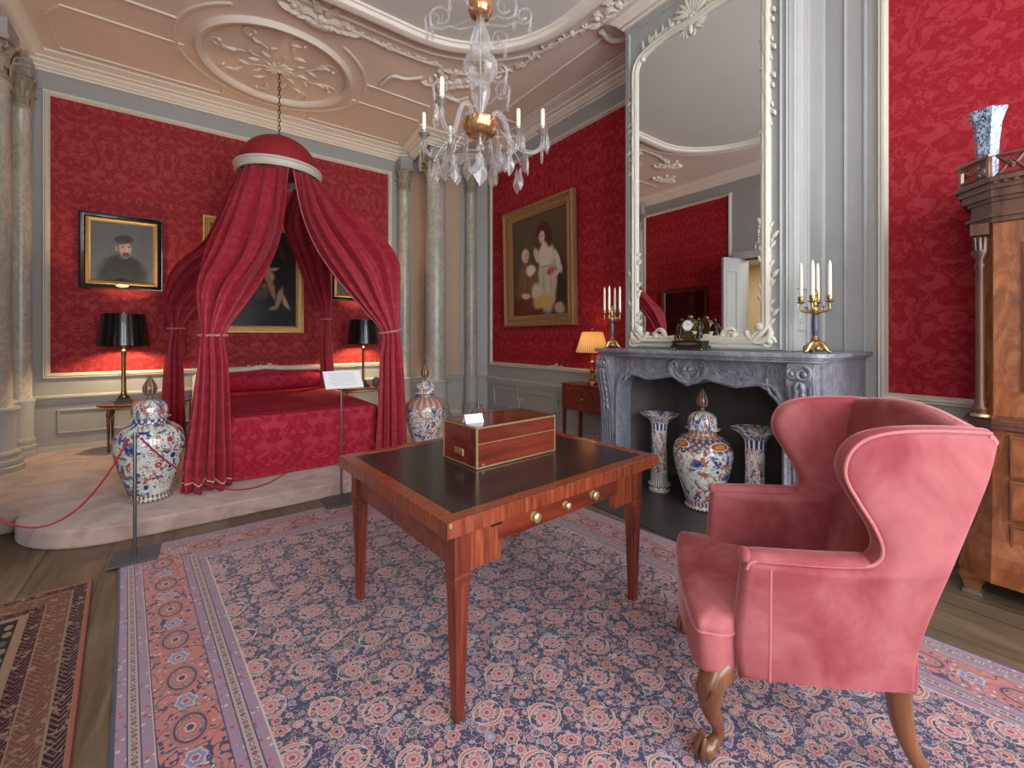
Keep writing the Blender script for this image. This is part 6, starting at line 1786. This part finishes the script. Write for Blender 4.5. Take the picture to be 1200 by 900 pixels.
# ------------------------------------------------------------------ mantel clock, facing the room
t = thing('mantel_clock', 'dark bronze and gilt clock with two small figures and a white dial, on the mantelpiece', 'clock', (3.245, 1.925, MT + .001), R(-90))
b = MB().box(0, 0, .028, .29, .12, .018).box(0, 0, .052, .26, .10, .034).box(0, 0, .073, .27, .11, .008)
obj('plinth', b, m_bronze, t, bevel=.003)
obj('plinth_relief', MB().prism([(.09 * math.cos(2 * PI * k / 24), .052 + .011 * math.sin(2 * PI * k / 24)) for k in range(24)], .05, .056, lambda u, v, w: (u, -w, v)), m_gold, t)
for sx in (-1, 1):
    for sy in (-1, 1): obj('foot', MB().lathe([(0, 0), (.010, .0), (.014, .008), (.010, .019), (0, .019)], 12, (sx * .12, sy * .045, 0)), m_gold, t)
b = MB().box(0, .0, .115, .085, .07, .076).lathe([(.0, -.035), (.052, -.035), (.056, -.03), (.056, .03), (.0, .035)], 32, M=Matrix.Translation((0, 0, .20)) @ Matrix.Rotation(R(90), 4, 'X'))
for k in range(8): b.ell((.045 * math.cos(k), -.036, .12 + .03 * math.sin(k * 2)), .010, 6, 5)
b.ell((0, 0, .268), (.022, .02, .018), 10, 8)
obj('case', b, m_brass2, t)
obj('dial', MB().lathe([(0, .0), (.042, .0), (.042, .002), (0, .003)], 32, M=Matrix.Translation((0, -.037, .20)) @ Matrix.Rotation(R(90), 4, 'X')), m_paper, t)
obj('bezel', MB().lathe([(.042, 0), (.048, .0), (.046, .006), (.042, .004)], 32, cap=False, M=Matrix.Translation((0, -.036, .20)) @ Matrix.Rotation(R(90), 4, 'X')), m_gold, t)
hb3 = MB()
for k in range(12):
    a = 2 * PI * k / 12; hb3.box(.034 * math.sin(a), -.0405, .20 + .034 * math.cos(a), .003, .001, .003)
hb3.tube([(0, -.042, .20), (.018, -.042, .212)], .0013, 4).tube([(0, -.042, .20), (-.006, -.042, .23)], .001, 4)
obj('hands_and_hours', hb3, m_black, t)
for s, nm in ((-1, 1), (1, 1)):
    g = MB(); x = s * .085
    g.tube(cat([(x, 0, .10), (x - s * .004, -.005, .15), (x - s * .006, 0, .195), (x - s * .008, 0, .225)], 4), [.020, .024, .026, .022, .018, .019, .021, .022, .022, .020, .014, .009, .008][:13], 10)
    g.ell((x - s * .012, -.004, .247), (.013, .014, .017), 10, 8)
    for q in (-1, 1):
        g.tube(cat([(x + q * .010, -.01, .11), (x + q * .016, -.045, .115), (x + q * .017, -.048, .095), (x + q * .018, -.05, .078)], 4), [.014] * 5 + [.011] * 5 + [.008] * 3, 8)
    g.tube([(x - s * .02, 0, .215), (x - s * .035, -.018, .185), (x - s * .04, -.02, .155)], [.008, .007, .005], 8)
    g.tube([(x + s * .014, 0, .215), (x + s * .028, -.008, .18), (x + s * .02, -.03, .15)], [.008, .007, .005], 8)
    obj('bronze_figure', g, m_bronze, t, smooth=60)

# ------------------------------------------------------------------ information stand
p = at(400, 590, Z=0)
t = thing('information_stand', 'slim grey stand with a tilted white text plate in front of the bed', 'sign', (p.x, p.y, .0126), R(-10))
obj('base', MB().box(0, .0, .008, .26, .26, .014), m_plate, t, bevel=.002)
obj('pole', MB().lathe([(.009, .015), (.009, .985), (0, .985)], 14), m_steel, t)
M = Matrix.Translation((.015, 0, 1.035)) @ Matrix.Rotation(R(6), 4, 'Z') @ Matrix.Rotation(R(38), 4, 'X')
pl = obj('text_plate', MB().box(0, 0, 0, .30, .21, .008, M), m_paper, t)
b = MB()
for k in range(9): b.box(-.01 + .006 * (k % 3), .075 - k * .018, .0045, .22 - .02 * (k % 3), .0028, .0006, M)
obj('text_lines', b, m_ink, pl)
obj('bracket', MB().tube([(0, 0, .97), (0, 0, 1.0), (.01, .02, 1.03)], .008, 8), m_steel, t)

# ------------------------------------------------------------------ rope barrier
def stanchion(label, x, y, h=.79, w=.24, zb_=.0126):
    t = thing('rope_stanchion', label, 'barrier post', (x, y, zb_), R(-2), 'grey barrier posts of the rope in front of the bed')
    obj('base', MB().box(0, 0, .007, w, w, .012), m_plate, t, bevel=.002)
    obj('pole', MB().lathe([(.0095, .013), (.0095, h - .012), (.007, h), (0, h)], 14), m_steel, t)
    obj('ring', MB().tube([(.021 * math.cos(2 * PI * k / 16), .021 * math.sin(2 * PI * k / 16), h - .03) for k in range(17)], .003, 6), m_steel, t)
    return t
p1 = at(158, 655, Z=0); p3 = Vector((2.15, 3.42, 0))
stanchion('grey barrier post with a flat base in front of the large left jar', p1.x, p1.y)
stanchion('grey barrier post hidden behind the brass bound box', p3.x, p3.y)
stanchion('grey barrier post outside the left edge of the picture', -1.12, 3.60, zb_=.001)
def rope(label, a, b2, zm, za=.757, zb=.757):
    a, b2 = Vector(a), Vector(b2); pts = []
    for i in range(41):
        s = i / 40; q = a.lerp(b2, s); base = lerp(za, zb, s); dep = base - (base - zm) * 4 * s * (1 - s); pts.append((q.x, q.y, dep))
    mb = MB().tube(pts, .0055, 8)
    for i in (0, 1, 2, 3, 37, 38, 39, 40): mb.ell(pts[i], .009, 8, 5)
    o = obj('barrier_rope', mb, m_rope, None); tag(o, label, 'rope'); return o
d = .032
rope('dark red rope hanging left of the large jar, running out of the picture', (p1.x - d, p1.y, 0), (-1.08, 3.60, 0), .31)
rope('dark red rope hanging in front of the bed, between the jar post and the sign', (p1.x + d, p1.y, 0), (p.x - d, p.y, 0), .29)
rope('dark red rope from the sign post towards the post behind the brass bound box', (p.x + d, p.y, 0), (p3.x - d, p3.y, 0), .33)
rope('dark red rope from the post behind the box towards the fireplace', (p3.x + d, p3.y, 0), (3.22, 2.87, 0), .2, .757, .45)

# ------------------------------------------------------------------ side table and pleated lamp at the right wall
t = thing('side_table', 'small mahogany side table with a drawer against the wall left of the fireplace', 'table', (3.86, 3.55, 0))
SX0, SX1, SY0, SY1, SH = -.17, .15, -.36, .36, .84
obj('tabletop', MB().box((SX0 + SX1) / 2, 0, SH - .01, SX1 - SX0 + .02, SY1 - SY0 + .02, .02), m_mah, t, bevel=.004)
obj('case', MB().box((SX0 + SX1) / 2, 0, SH - .17, SX1 - SX0 - .01, SY1 - SY0 - .02, .30), m_mah, t)
o = obj('drawer', MB().box(SX0 - .002, 0, SH - .17, .012, SY1 - SY0 - .12, .25), m_mah, t, bevel=.002)
obj('knob', MB().ell((SX0 - .018, 0, SH - .17), .012, 10, 8), m_brass, o)
for sx in (SX0 + .02, SX1 - .02):
    for sy in (SY0 + .02, SY1 - .02):
        obj('leg', MB().lathe([(.018, 0), (.028, SH - .33), (.030, SH - .021)], 4, (sx, sy, 0), a0=PI / 4, a1=PI / 4 + 2 * PI), m_mahz, t, smooth=0)
t = thing('pleated_lamp', 'lit table lamp with a cream pleated shade and turned gilt foot on the side table', 'lamp', (3.86, 3.56, SH + .001))
obj('base', MB().lathe([(0, 0), (.065, 0), (.065, .02), (.04, .035), (.022, .05), (.034, .07), (.022, .09), (.016, .13), (.034, .155), (.036, .17), (.018, .19), (.016, .23), (.030, .25), (.030, .27), (.014, .285), (.012, .34), (0, .34)], 24), m_gold, t)
def pleat(a, z): return 1 + .022 * math.cos(a * 44)
obj('lamp_shade', MB().lathe([(.195, .385), (.192, .40), (.125, .625), (.124, .632)], 240, cap=False, mod=pleat), m_shade, t)
obj('shade_ring', MB().tube([(-.124, 0, .62), (.124, 0, .62)], .003, 6).tube([(0, -.124, .62), (0, .124, .62)], .003, 6).tube([(0, 0, .34), (0, 0, .66)], .003, 6).ell((0, 0, .665), .012, 8, 6), m_gold, t)
obj('bulb', MB().ell((0, 0, .45), (.028, .028, .04), 12, 8), m_bulb, t)
for (z, e_) in ((.45, 3.0),):
    l = bpy.data.lights.new('bulb_light', 'POINT'); l.energy = e_; l.color = (1.0, .64, .30); l.shadow_soft_size = .04
    o = bpy.data.objects.new('bulb_light', l); COL.objects.link(o); o.parent = t; o.location = (0, 0, z + .06)
